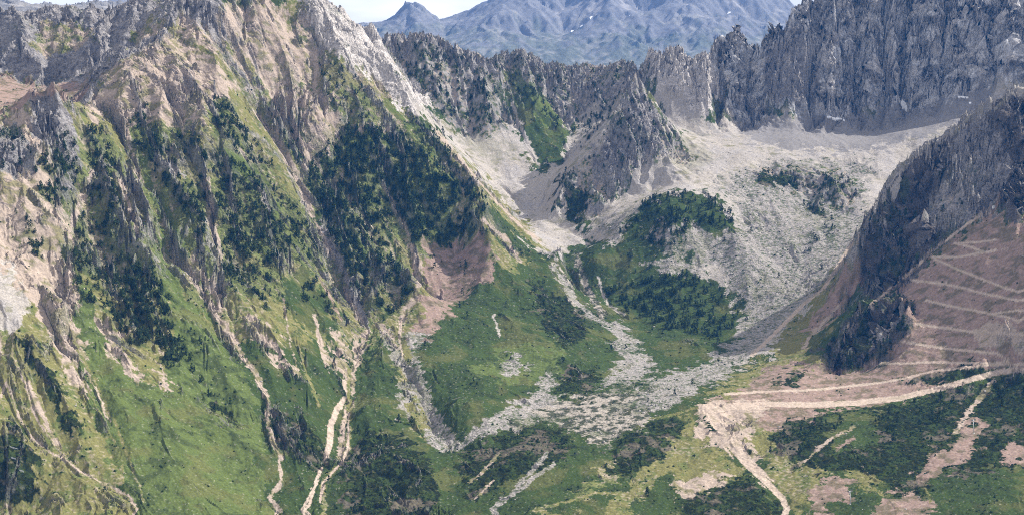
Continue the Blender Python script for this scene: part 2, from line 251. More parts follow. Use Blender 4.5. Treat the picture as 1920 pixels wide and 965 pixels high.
# ------------------------------------------------------------------ ground cover, traced zone by zone (painter's order)
CLS = 'GOTSRKWDPBVCEYMQJ'  # Q: greyer scree below the cliffs, their soft shadow partly in its colour
ALB = np.array([[.040,.060,.018],[.14,.135,.052],[.30,.245,.20],[.295,.27,.24],[.225,.162,.135],[.215,.205,.205],[.42,.39,.365],
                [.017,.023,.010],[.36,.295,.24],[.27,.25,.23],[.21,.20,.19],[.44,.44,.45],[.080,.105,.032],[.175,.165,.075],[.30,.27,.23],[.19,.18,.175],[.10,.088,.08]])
ROUGH = np.array([.35,.5,.8,.20,.22,1.15,1.0,.75,.05,.4,.95,1.5,.35,.9,.4,.3,1.5])
ZONES = '''
O 0,0 640,0 740,150 790,240 840,290 900,370 930,440 860,560 790,640 700,640 560,640 430,640 300,720 200,965 0,965
Y 0,0 640,0 740,150 790,240 840,290 900,370 900,430 800,460 760,560 700,580 600,560 430,560 300,560 200,520 100,480 0,480
T 130,190 160,195 300,60 400,20 520,0 600,40 560,60 590,100 560,150 545,230 520,210 480,120 430,60 400,100 440,150 430,170 330,230 250,230 200,200 170,240
T 560,160 620,180 660,240 740,230 700,260 640,240 610,300 575,320
T 190,140 310,70 400,110 480,210 540,300 560,340 520,330 440,200 400,170 380,230 330,230 250,190
O 440,160 480,210 550,310 570,370 560,400 500,300 430,190
T 0,215 70,210 95,300 110,340 130,480 150,560 135,600 90,570 60,500 40,440 0,440
T 0,400 60,480 100,540 125,640 150,700 120,680 60,570 0,480
K 60,182 90,176 128,188 145,250 150,320 130,380 110,330 95,280 62,230
K 0,245 30,240 55,270 60,310 30,330 0,320
K 0,-20 290,-20 285,45 230,100 160,150 95,165 60,155 20,140 0,120
Y 70,40 150,40 190,70 120,100 60,90
R 0,140 20,142 60,165 110,160 160,148 178,165 150,190 100,180 60,190 30,210 0,205
O 120,190 165,200 190,250 160,260
K 285,-25 340,-30 400,-25 410,40 425,80 395,60 345,28 300,45
W 555,-30 680,-30 720,50 760,120 800,190 790,215 755,200 700,140 640,105 600,75
O 520,-30 570,-30 565,50 540,60
E 700,180 750,190 790,260 830,300 800,290 750,235
E 140,500 200,620 280,720 360,760 480,830 510,965 270,965 230,880 180,780 130,680
E 255,330 300,420 320,520 350,560 400,660 450,740 400,740 340,640 300,560 300,470
E 330,560 400,600 450,690 480,760 500,830 480,870 380,790 300,720
E 400,230 440,290 500,340 480,360 420,300
G 560,480 640,600 640,640 560,620 530,560
G 470,660 560,720 600,800 620,880 560,940 520,940 520,800 490,720
D 500,760 560,780 610,850 600,890 560,860 520,820
G 690,640 740,690 770,800 830,880 840,965 620,965 650,840 690,740
E 700,600 720,650 700,680 690,650
D 640,850 700,800 770,830 830,900 800,965 640,965
O 735,640 790,650 830,760 860,840 790,820 750,720
R 788,445 847,470 865,450 905,440 940,490 938,510 895,532 855,568 822,615 795,700 775,690 752,650 785,600 800,560 794,500
B 760,620 820,630 800,690 840,800 860,840 800,800 770,720
O 900,420 950,470 1000,480 940,520 920,470
K 725,90 735,40 800,40 850,60 912,80 935,180 965,232 930,250 880,255 830,215 760,140
V 725,90 735,40 800,40 850,60 912,80 935,180 965,232 930,250 880,255 830,215 760,140
S 740,155 800,205 880,260 930,250 965,232 1010,330 1060,290 1060,340 1050,400 1090,430 1115,452 1040,480 1000,470 960,400 900,340 840,270 790,215
O 840,270 900,330 960,395 1000,440 985,445 930,390 860,310
V 905,116 905,70 970,60 1040,95 1110,100 1180,90 1150,200 1110,215 1085,290 1060,275 1010,210 950,170
E 930,130 1000,150 1040,190 1085,270 1080,290 1030,240 980,200
S 1085,200 1130,200 1140,230 1095,300 1060,330 1080,280
V 1110,100 1205,80 1215,150 1150,215 1120,205
V 1192,143 1220,190 1260,255 1300,310 1250,290 1200,310 1160,350 1125,395 1085,412 1045,405 1040,370 1095,290 1150,210
D 1045,330 1080,330 1110,395 1085,412 1045,405
K 1195,165 1230,210 1250,265 1170,300 1110,330 1120,280 1160,230
S 1240,170 1290,225 1400,225 1480,210 1560,215 1640,210 1690,180 1800,175 1880,150 1920,140 1920,170 1860,200 1790,245 1700,320 1640,400 1610,440 1560,540 1470,640 1400,680 1310,732 1200,742 1210,722 1280,677 1330,642 1385,582 1370,530 1220,500 1290,440 1180,450 1110,455 1100,420 1150,370 1200,310 1250,290 1300,310
B 1100,420 1210,390 1400,320 1540,270 1640,300 1620,420 1610,482 1515,557 1455,627 1410,662 1340,717 1310,732 1240,762 1200,742 1210,722 1280,677 1330,642 1375,622 1385,582 1375,537 1350,500 1220,500 1290,440 1180,450
S 1130,420 1180,350 1250,310 1330,340 1400,400 1380,430 1330,360 1240,350 1190,400
S 1390,300 1500,240 1640,220 1700,185 1760,220 1680,300 1600,400 1640,300
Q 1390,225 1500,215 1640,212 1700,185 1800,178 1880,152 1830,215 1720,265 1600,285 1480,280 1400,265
W 1205,112 1210,60 1256,50 1338,50 1352,180 1300,235 1265,215 1235,160
C 1336,110 1336,50 1380,35 1440,30 1490,-10 1560,-40 1640,-50 1920,-50 1920,145 1870,150 1800,178 1715,205 1640,192 1590,216 1510,214 1460,195 1420,235 1380,220 1350,160
K 1420,110 1490,40 1520,80 1530,200 1470,190 1430,200
G 1110,475 1170,455 1230,480 1290,470 1330,540 1390,590 1370,640 1310,690 1240,700 1200,640 1150,580
G 1155,445 1195,400 1215,372 1270,358 1335,366 1375,405 1378,435 1340,440 1300,418 1260,470 1210,455
V 1215,420 1260,410 1290,425 1255,470 1215,460
B 1205,490 1260,470 1300,500 1340,530 1290,515 1230,510
G 1140,540 1200,510 1250,515 1290,512 1350,540 1385,580 1382,610 1345,640 1290,630 1230,610 1180,590
V 1415,322 1450,312 1500,318 1560,312 1598,335 1612,370 1580,395 1545,365 1480,352 1420,356
D 1420,325 1500,322 1480,350 1425,352
D 1505,382 1545,385 1550,400 1520,405
G 885,555 940,500 1000,508 1060,560 1150,622 1162,690 1120,742 1050,745 960,762 870,812 822,790 790,720 782,650 822,615
D 1000,520 1060,560 1110,600 1080,660 1020,620
D 1040,690 1120,690 1110,740 1050,742
E 960,640 1060,650 1040,700 960,720 880,700
B 868,840 900,802 945,764 1000,750 1012,706 1036,711 1030,742 1060,750 1110,745 1080,775 1000,800 930,812
M 960,802 1040,752 1110,738 1200,720 1310,730 1240,765 1200,790 1150,842 1120,862 1100,822 1060,802
B 945,672 962,667 985,680 1004,686 990,693 966,690 959,707 946,699
B 1160,600 1182,617 1202,657 1238,672 1212,708 1170,720 1118,718 1160,692 1155,652 1143,607
G 1185,582 1285,632 1330,640 1280,675 1225,690 1205,650
B 1200,735 1310,728 1280,752 1230,765 1190,760
M 1150,770 1210,760 1200,790 1140,820
M 1180,790 1230,770 1190,830 1150,850
G 845,850 930,805 1050,790 1130,840 1240,780 1300,780 1305,830 1240,870 1150,965 840,965
D 860,860 960,800 1060,800 1080,850 960,900 880,940
D 1160,830 1240,785 1300,790 1300,830 1230,870 1170,900 1140,870
O 1290,775 1310,830 1160,965 1120,965 1240,860
Y 1060,945 1140,868 1160,885 1130,915
O 1320,745 1400,690 1480,640 1530,660 1560,700 1440,745
R 1380,740 1440,690 1500,680 1550,690 1640,640 1700,560 1690,530 1760,470 1800,440 1860,390 1920,430 1920,690 1850,690 1740,735 1620,765 1560,760 1500,790 1455,805 1440,830 1350,800 1310,780 1320,757
T 1305,785 1320,757 1440,750 1420,790 1440,830 1430,870 1370,845 1310,815
O 1440,800 1500,870 1520,930 1500,965 1470,930 1420,860 1400,810
O 1310,815 1370,850 1440,930 1400,900 1300,835
O 1300,835 1350,850 1400,880 1380,890 1270,890 1255,880
T 1255,915 1265,895 1380,885 1340,915 1300,935 1275,935
D 1290,935 1400,885 1455,940 1460,965 1240,965
T 1820,620 1870,600 1920,640 1920,660 1850,650
O 1450,640 1540,540 1600,470 1612,440 1640,480 1560,600 1500,680
R 1520,600 1600,480 1620,520 1560,590 1510,660
J 1604,446 1640,400 1700,320 1790,245 1860,200 1925,168 1925,440 1880,390 1850,385 1790,430 1740,470 1690,540 1640,560 1600,520
K 1780,260 1850,205 1900,300 1860,400 1800,420 1780,330
V 1760,350 1830,300 1860,320 1800,420 1750,440 1740,400
J 1600,590 1690,550 1715,590 1700,625 1660,672 1620,692 1560,698 1545,650
D 1600,590 1690,540 1640,560
D 1450,720 1500,690 1515,690 1500,720
D 1440,820 1480,790 1560,770 1640,768 1700,755 1850,715 1925,700 1925,970 1720,970 1690,930 1640,895 1560,880 1500,890
G 1550,780 1640,775 1640,830 1560,850
G 1740,900 1920,870 1925,970 1740,970
R 1505,925 1560,892 1600,898 1592,930 1535,952
R 1640,938 1700,926 1762,940 1722,962 1645,964
O 1470,880 1560,880 1520,920 1500,965 1480,940
O 1580,875 1640,890 1660,930 1640,930 1600,900
R 1718,895 1750,860 1808,795 1845,785 1842,820 1800,870 1775,890 1740,900
R 1890,830 1925,820 1925,860 1880,870
D 1680,715 1760,690 1850,685 1850,700 1760,722
D 28,640 62,640 92,700 132,760 150,805 140,822 104,762 62,702
D 0,790 30,805 65,855 74,925 50,942 0,935
O 60,740 130,860 180,900 240,930 250,965 80,965 80,880 30,790 0,740 0,680
S 0,485 25,505 50,560 45,590 25,630 0,610
T 185,592 205,600 222,640 266,714 243,708 202,655
T 285,650 300,690 326,738 300,726
T 90,500 120,560 160,650 165,740 150,742 118,660 85,580
T 620,620 635,625 656,690 646,714 618,672
T 658,630 682,640 672,662 656,692
T 455,580 480,590 516,640 566,716 545,706 500,652 460,612
T 342,470 376,480 406,530 416,592 400,572 370,522
S 1222,150 1245,158 1300,220 1330,235 1300,262 1250,235
S 1120,190 1158,185 1135,255 1095,310 1060,340 1050,300 1080,250
B 740,710 765,720 775,790 755,780
B 785,800 830,815 855,840 830,850
'''
# class, full width in px, then the line
STROKES = '''
T 5 23,625 25,671 46,710 63,773 92,819 123,861
T 5 123,861 155,886 211,914 247,935 261,963
T 10 52,715 72,760 90,800 110,838
T 4 0,688 21,738 39,787 63,822 85,840 123,861
O 5 130,625 155,671 183,720 197,759 218,798 236,843 254,889 270,940
T 13 35,330 70,380 95,426 102,478 100,520 116,567 130,623
T 12 172,320 151,380 130,436 141,471
T 8 225,338 254,415 259,436
T 8 208,190 226,215 240,254 254,320 292,369 317,426 338,471
T 14 338,471 366,528 395,570 416,602 444,651
T 10 444,651 480,700 501,748 501,784 512,826 526,858 526,903 506,932 522,953 540,968
T 12 388,338 395,390 391,412 409,454 412,486 402,531 412,581
T 16 480,211 512,247 543,303 557,335 575,376 596,412
T 15 596,412 614,461 635,489 653,524 649,546 674,588 691,620
K 12 600,415 640,495 656,540 690,610
T 14 688,620 674,658 667,688 648,715
P 11 648,715 653,741 632,766 621,794 617,836 604,875
P 6 604,875 593,900 580,945 560,965
P 5 596,900 575,940 560,965
T 16 660,700 655,760 645,800 640,850
O 10 655,690 655,760 653,843 635,872 603,907 610,965
P 4 654,773 653,843 635,872 605,905 600,940
O 10 317,56 352,81 398,102 440,148 480,201 510,240
T 12 480,10 515,53 543,92 565,130 552,158 550,218 548,230 565,271 575,292 572,314
T 7 480,113 515,151 519,187 543,222
T 7 596,95 589,166 575,197 573,233 589,271 589,282
T 5 596,176 596,225
T 6 653,229 621,271 610,296
T 9 723,348 737,387 758,422 772,457
T 15 772,457 783,496 787,531
T 13 787,531 776,560 758,581 751,602
P 6 751,602 750,640 757,680
T 12 740,640 748,674 780,713 808,784 850,833
O 14 757,640 770,690 800,750 840,820
B 22 725,625 748,674 785,713 812,784 850,833
T 6 705,598 734,630 745,655
S 6 800,205 845,250 900,310 960,365 1060,425 1110,450
T 9 820,250 880,320 950,400 1010,450
O 7 880,330 945,405 1000,455 1030,470
T 8 905,410 950,450 975,490
S 7 1020,160 1050,210 1070,250
S 6 1068,150 1072,220
S 6 1100,152 1095,215
S 7 960,195 985,260 1010,310
S 6 912,150 950,220
S 6 840,160 860,220 890,260
S 8 1235,180 1270,225 1310,250
S 6 1352,180 1375,225
M 20 1040,500 1075,560 1105,590
B 10 1040,500 1075,560 1105,590 1150,615
M 14 1080,480 1100,540 1130,590
B 9 1160,650 1190,690 1175,715
S 5 1120,520 1140,570 1170,590
B 10 1025,850 990,890 960,925 905,968
B 8 1040,870 1005,890 960,930
T 6 935,850 905,885 880,905
T 4 925,900 890,935
B 12 1030,700 1015,735 1000,750
S 4 925,590 938,630
B 14 860,838 900,806 935,780 960,765
O 7 975,962 1060,940 1120,923 1190,926
O 10 1300,800 1240,882 1190,930 1150,968
P 44 1335,780 1352,800
P 32 1352,800 1385,845
P 18 1325,764 1380,760 1440,757
P 26 1325,768 1340,790 1370,825
P 20 1375,830 1400,865 1440,905
P 11 1480,968 1468,935 1440,905 1400,870 1362,825 1340,795 1330,770
P 10 1310,762 1380,759 1440,757 1520,758 1600,755 1690,745 1760,728 1860,700 1925,688
O 5 1220,785 1270,775 1310,762
P 4 1360,738 1440,733 1530,730 1650,717 1700,708 1750,695 1850,684 1925,682
P 4.4 1747,482 1792,503 1838,521 1873,535 1925,553
P 4 1747,482 1792,482 1845,473 1884,466
P 4 1789,456 1821,463 1845,473
P 3.6 1789,456 1828,454 1866,450
P 4.4 1708,524 1778,533 1842,549 1925,566
P 4.4 1736,563 1792,575 1859,588 1895,595 1925,611
P 3.6 1859,588 1925,578
P 4.4 1718,607 1768,614 1821,621 1925,627
P 4.6 1687,639 1740,648 1792,655 1870,662 1891,678
P 4.2 1637,680 1687,681 1747,678 1828,680 1891,681
P 5 1863,388 1821,415 1778,447 1747,471 1715,503 1669,542 1634,570 1588,612
R 12 1880,440 1872,470 1885,530
P 6 1616,436 1588,471 1546,538 1510,567 1475,602 1443,634 1410,665
T 7 1574,574 1521,627 1507,651
O 7 1540,560 1490,615 1455,650
O 4 1450,640 1462,675
T 10 1860,715 1825,760 1790,810
R 12 1770,845 1745,870 1722,895
R 8 1880,360 1850,420 1830,440
T 4 1925,640 1850,640
O 6 1580,700 1620,690
T 4 12,945 22,955 26,966
O 4 20,963 120,958 200,950 240,935
O 5 1735,912 1745,940
T 6 1500,870 1560,820 1600,800
R 7 1570,840 1600,820
T 8 590,590 600,640 612,682
T 6 240,115 300,165 350,200 395,240
T 8 450,280 470,308 490,335
T 5 310,190 330,220 345,250
T 5 560,240 600,255 640,240
E 16 400,250 435,285 475,320 500,350 520,400
E 18 270,300 280,350 320,415 345,480
O 14 200,210 220,260 250,310
E 10 660,430 690,480 720,520
E 10 730,440 755,500 770,540
T 4 700,600 740,650
T 4 160,690 185,740 205,790
O 4 100,620 150,700 190,780 220,840
O 6 560,640 575,700 600,760
T 3 530,560 545,640 560,700
K 12 310,60 250,95 190,130 157,192
V 14 300,300 345,330
D 16 530,785 565,815 610,870
D 12 735,895 755,925 770,952
D 14 395,755 430,775
R 6 600,520 640,600
'''
CL = {c: i for i, c in enumerate(CLS)}
RW, RH, RX0 = 2160, 1025, -120            # raster covers px -120..2040, py -30..995
RY0 = -30
def raster_poly(p):
    p = p - [RX0, RY0]; x0, y0 = np.maximum(np.floor(p.min(0)).astype(int), 0); x1, y1 = np.ceil(p.max(0)).astype(int)+1
    x1, y1 = min(x1, RW), min(y1, RH)
    if x1 <= x0 or y1 <= y0: return None
    gx, gy = np.meshgrid(np.arange(x0, x1)+.5, np.arange(y0, y1)+.5); ins = np.zeros(gx.shape, bool)
    q = np.roll(p, -1, 0)
    for (ax, ay), (bx, by) in zip(p, q):
        if ay == by: continue
        ins ^= ((gy < ay) != (gy < by)) & (gx < ax + (gy-ay)*(bx-ax)/(by-ay))
    return (slice(y0, y1), slice(x0, x1)), ins
def raster_line(p, half):
    p = p - [RX0, RY0]; lo = np.maximum(np.floor(p.min(0)-half-1).astype(int), 0); hi = np.ceil(p.max(0)+half+1).astype(int)
    x1, y1 = min(hi[0], RW), min(hi[1], RH)
    gx, gy = np.meshgrid(np.arange(lo[0], x1)+.5, np.arange(lo[1], y1)+.5); d = np.full(gx.shape, 1e9)
    for a, b in zip(p[:-1], p[1:]):
        v = b-a; t = np.clip(((gx-a[0])*v[0]+(gy-a[1])*v[1])/max(v@v, 1e-9), 0, 1)
        d = np.minimum(d, np.hypot(gx-a[0]-t*v[0], gy-a[1]-t*v[1]))
    return (slice(lo[1], y1), slice(lo[0], x1)), d
lab = np.full((RH, RW), CL['G'], np.int8)
for line in ZONES.strip().splitlines():
    c, rest = line.split(' ', 1); r = raster_poly(parse(rest))
    if r: lab[r[0]][r[1]] = CL[c]
thin = np.full((RH, RW), -1, np.int8); thin_d = np.full((RH, RW), 9., F32)
for line in STROKES.strip().splitlines():
    c, w, rest = line.split(' ', 2); sl_, d = raster_line(parse(rest), float(w)/2)
    hw = float(w)/2; m_ = (d <= hw*1.6) & (d/hw < thin_d[sl_]+.6); thin[sl_][m_] = CL[c]; thin_d[sl_][m_] = (d/hw)[m_]
# extend sideways/outside the traced frame with the edge values
def blur(a, s):
    n = int(3*s); k = np.exp(-.5*(np.arange(-n, n+1)/s)**2); k /= k.sum()
    a = np.apply_along_axis(lambda v: np.convolve(np.pad(v, n, 'edge'), k, 'valid'), 0, a)
    return np.apply_along_axis(lambda v: np.convolve(np.pad(v, n, 'edge'), k, 'valid'), 1, a)

# tree cover: density 0..1, polygons
TREES = '''
.55 5,405 60,392 88,450 80,492 58,490 38,450
.35 0,240 60,250 60,310 0,330
.9 72,300 105,285 150,300 142,360 115,395 85,380 60,345
.5 90,240 140,250 150,300 110,290
.75 165,235 190,235 215,300 225,370 225,440 215,470 240,490 290,480 300,540 330,600 355,650 340,690 320,700 290,640 240,650 205,580 150,560 135,500 145,430 165,380 165,300
1 205,520 240,480 290,545 290,640 240,650 200,580
1 265,540 310,535 330,600 355,650 340,700 315,700 290,640
.8 240,230 275,200 300,260 345,320 385,380 385,450 365,440 335,380 290,330 255,290
.9 322,240 370,250 390,300 385,340 400,380 370,400 345,330
.9 402,180 430,190 445,220 480,265 520,320 550,380 590,440 605,480 590,500 540,480 510,520 505,590 490,590 470,540 440,550 415,500 415,420 400,350 395,280
1 420,400 480,380 560,420 590,450 590,490 540,480 510,520 470,530 430,520
.5 345,610 380,640 380,720 360,730
.7 385,740 415,730 432,775 405,785
.8 560,520 610,530 640,560 620,590 570,570
1.5 590,300 640,240 700,240 760,250 800,290 850,330 890,350 905,420 860,440 850,470 800,450 775,455 745,400 730,470 780,550 740,590 680,560 640,490 600,400 575,330
.4 500,200 560,230 600,290 560,330
.4 590,100 650,130 700,180 690,230 620,200
.7 775,225 830,250 880,330 915,370 905,380 850,330 790,270
.6 880,370 915,380 915,440 890,445
.45 740,76 800,78 850,100 905,118 960,220 900,260 830,210 760,140
.35 905,118 970,106 1040,135 1180,130 1150,210 1090,280 1000,200
.6 1045,330 1080,310 1110,395 1085,412 1045,405
.25 1190,150 1260,260 1160,330 1100,300
.9 1155,445 1195,400 1215,372 1270,358 1335,366 1375,405 1378,435 1340,440 1300,418 1260,470 1210,455
1 1130,550 1200,525 1250,515 1290,512 1350,540 1385,580 1382,610 1345,635 1290,630 1230,610 1180,590
.5 1120,480 1200,480 1230,500 1200,520
.5 1420,325 1500,322 1598,340 1605,370 1580,390 1480,350
.5 1505,382 1545,385 1550,400 1520,405
.8 1500,478 1545,425 1565,420 1565,432 1520,470
.75 1604,446 1640,400 1700,330 1720,400 1690,520 1640,560 1600,500
.8 1600,590 1690,550 1715,590 1700,625 1660,672 1620,692 1560,698 1545,650
.25 1740,330 1800,300 1820,400 1750,430
.3 1640,790 1740,745 1800,740 1760,830 1680,840
.5 1860,720 1925,705 1925,760 1880,770
.2 1450,800 1560,780 1600,800 1500,860
.3 500,760 560,780 610,850 600,890 540,840
.25 800,470 830,490 835,520 815,510
.6 860,495 880,495 885,515 865,515
.2 980,540 1060,560 1080,600 1000,590
'''
tden = np.zeros((RH, RW), F32)
for line in TREES.strip().splitlines():
    c, rest = line.split(' ', 1); r = raster_poly(parse(rest))
    if r: tden[r[0]][r[1]] = float(c)
tden[thin_d < 1] *= .08

def fold(px, py):                      # land outside the photograph repeats what lies just inside its edge
    px = np.where(px > 1908, 3816-px, np.where(px < 12, 24-px, px)); py = np.where(py > 955, 1910-py, py)
    return np.clip(px, 0, 1919), np.clip(py, RY0, 965)
def sample(img, px, py, folded=True):
    if folded: px, py = fold(px, py)
    i = np.clip((py-RY0).astype(int), 0, RH-1); j = np.clip((px-RX0).astype(int), 0, RW-1)
    return img[i, j]

# ------------------------------------------------------------------ weathering: gullies, ribs, crags
rough_img = blur(blur(ROUGH[lab], 6), 4).astype(F32)
px0, py0 = project(GX, GY, ZB); Yz = (GY+.85*ZB).astype(F32)
vis = visible(ZB)
rough = np.where(vis | (py0 > 900), sample(rough_img, px0, py0), .8).astype(F32)
for _ in range(3):
    rough[1:-1, 1:-1] = .2*(rough[1:-1, 1:-1]+rough[:-2, 1:-1]+rough[2:, 1:-1]+rough[1:-1, :-2]+rough[1:-1, 2:])
veg_img = blur(np.isin(lab, [CL[c] for c in 'GDEO']).astype(float), 5).astype(F32)
dark_img = blur((lab == CL['D']).astype(float), 5).astype(F32)
# traced gullies cut into the slope, measured on the ground
carve = np.zeros_like(ZB)
def world_line(p, z): return cast(p[:, 0], p[:, 1], z)
CARVE = {'S': 1.2, 'T': 1.0, 'K': 1.1, 'P': .6, 'R': .4, 'O': .2, 'D': 1.0}
Xf, Yf = GX.astype(F32), GY.astype(F32)
for line in STROKES.strip().splitlines():
    c, w, rest = line.split(' ', 2); w = float(w); p = parse(rest)
    if c not in CARVE or (p[:, 0].min() > 1290 and c != 'P') or (p[:, 0].min() > 800 and p[:, 1].max() > 600): continue
    q = world_line(densify(p, 14), ZB); wm = w*1.3+8; dep = min(CARVE[c]*(w*.55+3), 2.2 if c == 'P' else 99)
    brk = np.nonzero(np.hypot(*(np.diff(q[:, :2], axis=0)).T) > 110)[0]
    if len(brk): q = q[:brk[0]+1]
    if len(q) < 2: continue
    y0, y1 = np.searchsorted(V, [q[:, 1].min()-70, q[:, 1].max()+70])
    us = q[:, 0]/q[:, 1]; u0, u1 = np.searchsorted(U, [us.min()-.02, us.max()+.02])
    A, B = Xf[y0:y1, u0:u1], Yf[y0:y1, u0:u1]; d2 = np.full(A.shape, 1e9, F32)
    for a, b in zip(q[:-1, :2], q[1:, :2]):
        v = b-a; t = np.clip(((A-a[0])*v[0]+(B-a[1])*v[1])/max(v@v, 1e-6), 0, 1)
        d2 = np.minimum(d2, (A-a[0]-t*v[0])**2+(B-a[1]-t*v[1])**2)
    carve[y0:y1, u0:u1] = np.maximum(carve[y0:y1, u0:u1], dep*np.exp(-d2/(2*wm*wm)))
# broad spurs and ravines of the big slope
BIG = '''1 24 48|208,190 240,254 254,320 292,369 317,426 338,471 366,528 416,602 444,651
1 24 42|360,250 388,338 395,390 409,454 412,486 402,531
1 26 48|440,148 480,211 512,247 543,303 575,376 614,461 635,489
1 22 42|690,290 723,348 737,387 772,457 787,531
1 20 40|515,53 543,92 565,130 550,218 565,271 575,300
1 18 36|172,320 151,380 130,436 116,567
1 16 34|653,229 621,271 610,330
-1 28 46|250,175 265,220 300,300 340,370 375,430 395,500
-1 30 48|405,180 425,200 450,235 500,285 535,330 565,385 590,450 600,500
-1 26 44|655,135 680,175 720,210 745,260 755,330 765,400
-1 24 42|165,230 185,300 215,380 245,460 290,540 320,600
-1 20 36|595,80 600,150 590,220 600,270
-1 20 38|320,120 360,165 395,215 420,270
-1 18 34|90,200 105,260 110,330
-1 22 40|620,320 650,400 690,470 720,540'''
big = np.zeros_like(ZB)
for ln in BIG.split('\n'):
    h_, rest = ln.split('|'); sg, dep, wd = [float(v) for v in h_.split()]
    q = world_line(densify(parse(rest), 14), ZB); brk = np.nonzero(np.hypot(*(np.diff(q[:, :2], axis=0)).T) > 150)[0]
    if len(brk): q = q[:brk[0]+1]
    if len(q) < 2: continue
    y0, y1 = np.searchsorted(V, [q[:, 1].min()-170, q[:, 1].max()+170]); us = q[:, 0]/q[:, 1]; u0, u1 = np.searchsorted(U, [us.min()-.05, us.max()+.05])
    A, B = Xf[y0:y1, u0:u1], Yf[y0:y1, u0:u1]; A = A+22*fbm(A, B, 90, 3, 431); d = np.full(A.shape, 1e9, F32)
    for a, b in zip(q[:-1, :2], q[1:, :2]):
        v = b-a; t = np.clip(((A-a[0])*v[0]+(B-a[1])*v[1])/max(v@v, 1e-6), 0, 1)
        d = np.minimum(d, np.hypot(A-a[0]-t*v[0], B-a[1]-t*v[1]))
    big[y0:y1, u0:u1] -= sg*dep*np.exp(-d/wd)
# ribs of rock that stand out between the gullies
RIBS = '''345,135 360,165 385,195 395,215|405,180 425,200 450,235 500,285 535,330 565,385|470,95 480,140 495,180 520,220 540,240|350,30 390,50 420,90 450,130 480,172
590,75 615,100 655,135 680,175 720,210 760,260|530,240 550,280 570,310|250,175 265,220 300,300 340,370 380,430|780,230 825,280 875,340 915,375|60,185 90,240 110,310 107,390
165,270 190,310 210,380 225,430|240,320 270,390 285,440|310,330 350,400 385,460|420,300 440,380 450,450|470,330 505,420 520,500|640,250 660,330 690,410|700,260 740,340 770,420|600,310 620,400 650,470|200,500 230,570 260,640|265,545 300,620 335,690'''
rib_m = np.zeros_like(Xf)
for ln in RIBS.replace('\n', '|').split('|'):
    q = world_line(densify(parse(ln), 14), ZB)
    brk = np.nonzero(np.hypot(*(np.diff(q[:, :2], axis=0)).T) > 110)[0]
    if len(brk): q = q[:brk[0]+1]
    if len(q) < 2: continue
    y0, y1 = np.searchsorted(V, [q[:, 1].min()-60, q[:, 1].max()+60]); us = q[:, 0]/q[:, 1]; u0, u1 = np.searchsorted(U, [us.min()-.02, us.max()+.02])
    A, B = Xf[y0:y1, u0:u1], Yf[y0:y1, u0:u1]; wv = 14*fbm(A, B, 60, 3, 411); A = A+wv; d = np.full(A.shape, 1e9, F32)
    for a, b in zip(q[:-1, :2], q[1:, :2]):
        v = b-a; t = np.clip(((A-a[0])*v[0]+(B-a[1])*v[1])/max(v@v, 1e-6), 0, 1)
        d = np.minimum(d, np.hypot(A-a[0]-t*v[0], B-a[1]-t*v[1]))
    rib_m[y0:y1, u0:u1] = np.maximum(rib_m[y0:y1, u0:u1], np.exp(-d/21))
ZH = ZB - carve + 10*rib_m + .6*big
cliff = smooth(rough, 1.25, 1.5).astype(F32); cliff_n = cliff*np.where(GY < 4700, .4, 1).astype(F32)
gul = np.zeros_like(Xf); gw = 0
for k, wlen in enumerate((210., 105., 52., 26., 14.)):
    gx, gy = grad(ZH); sp = np.hypot(gx, gy)
    if k == 0:
        for _ in range(6):
            gx[1:-1, 1:-1] = .25*(gx[:-2, 1:-1]+gx[2:, 1:-1]+gx[1:-1, :-2]+gx[1:-1, 2:]); gy[1:-1, 1:-1] = .25*(gy[:-2, 1:-1]+gy[2:, 1:-1]+gy[1:-1, :-2]+gy[1:-1, 2:])
    n = np.maximum(sp, 1e-4); dx, dy = (-gx/n).astype(F32), (-gy/n).astype(F32)
    wx = Xf + 18*perlin(Xf, Yf, 120, 40+k); wy = Yf + 18*perlin(Xf, Yf, 120, 50+k)
    c = gully(wx, wy, dx, dy, wlen*1.25, 11+k)
    r = .5*c + .5*(1.27-2*np.sqrt(np.maximum((1-c)*.5, 0)))
    amp = wlen*(.105, .105, .10, .075, .05)[k]*rough*np.clip(sp/.6, 0, 1.3).astype(F32)
    if k < 2: amp = amp*(1-(.6 if k < 2 else .88)*cliff)*np.where((GY < 4700) & (cliff > 0), 1-.6*cliff, 1)
    if k < 2: amp = amp*(1+.15*smooth(rough, .7, .9)*(1-smooth(Xf, -300, -100)))
    if k > 2: amp = amp*(1-.6*smooth(rough, .6, .8))
    ZH = ZH + amp*r
    wgt = .75**k; gul += wgt*c; gw += wgt
gul /= gw
ZH = ZH + cliff_n*9*(np.abs(((ZB/42+1.6*fbm(Xf, Yf, 160, 3, 412)) % 1)-.5)*4-1)*smooth(fbm(Xf, Yz, 120, 2, 413), -.3, .3) + cliff_n*(8*ridged(Xf, Yz*.6, 80, 3, 66))
vg_, dk_ = sample(veg_img, px0, py0), sample(dark_img, px0, py0)
ZH = ZH + vg_*(2.2*ridged(Xf, Yf, 48, 3, 61) + 1.3*ridged(Xf, Yf, 15, 2, 63)) + dk_*(3.4*ridged(Xf+.4*Yf, Yf, 36, 3, 65))
rk = (np.clip(rough-.6, 0, 1)*np.where((GY < 4400) & (GX > 850), .7, 1)).astype(F32)
ZH = ZH + rk*6*ridged(Xf, Yf, 110, 3, 60) + .9*fbm(Xf, Yz, 14, 3, 80)*(.3+.6*np.minimum(rough, .7)) + 2.0*fbm(Xf, Yz, 60, 3, 90)*(np.minimum(rough, .8)+.3)
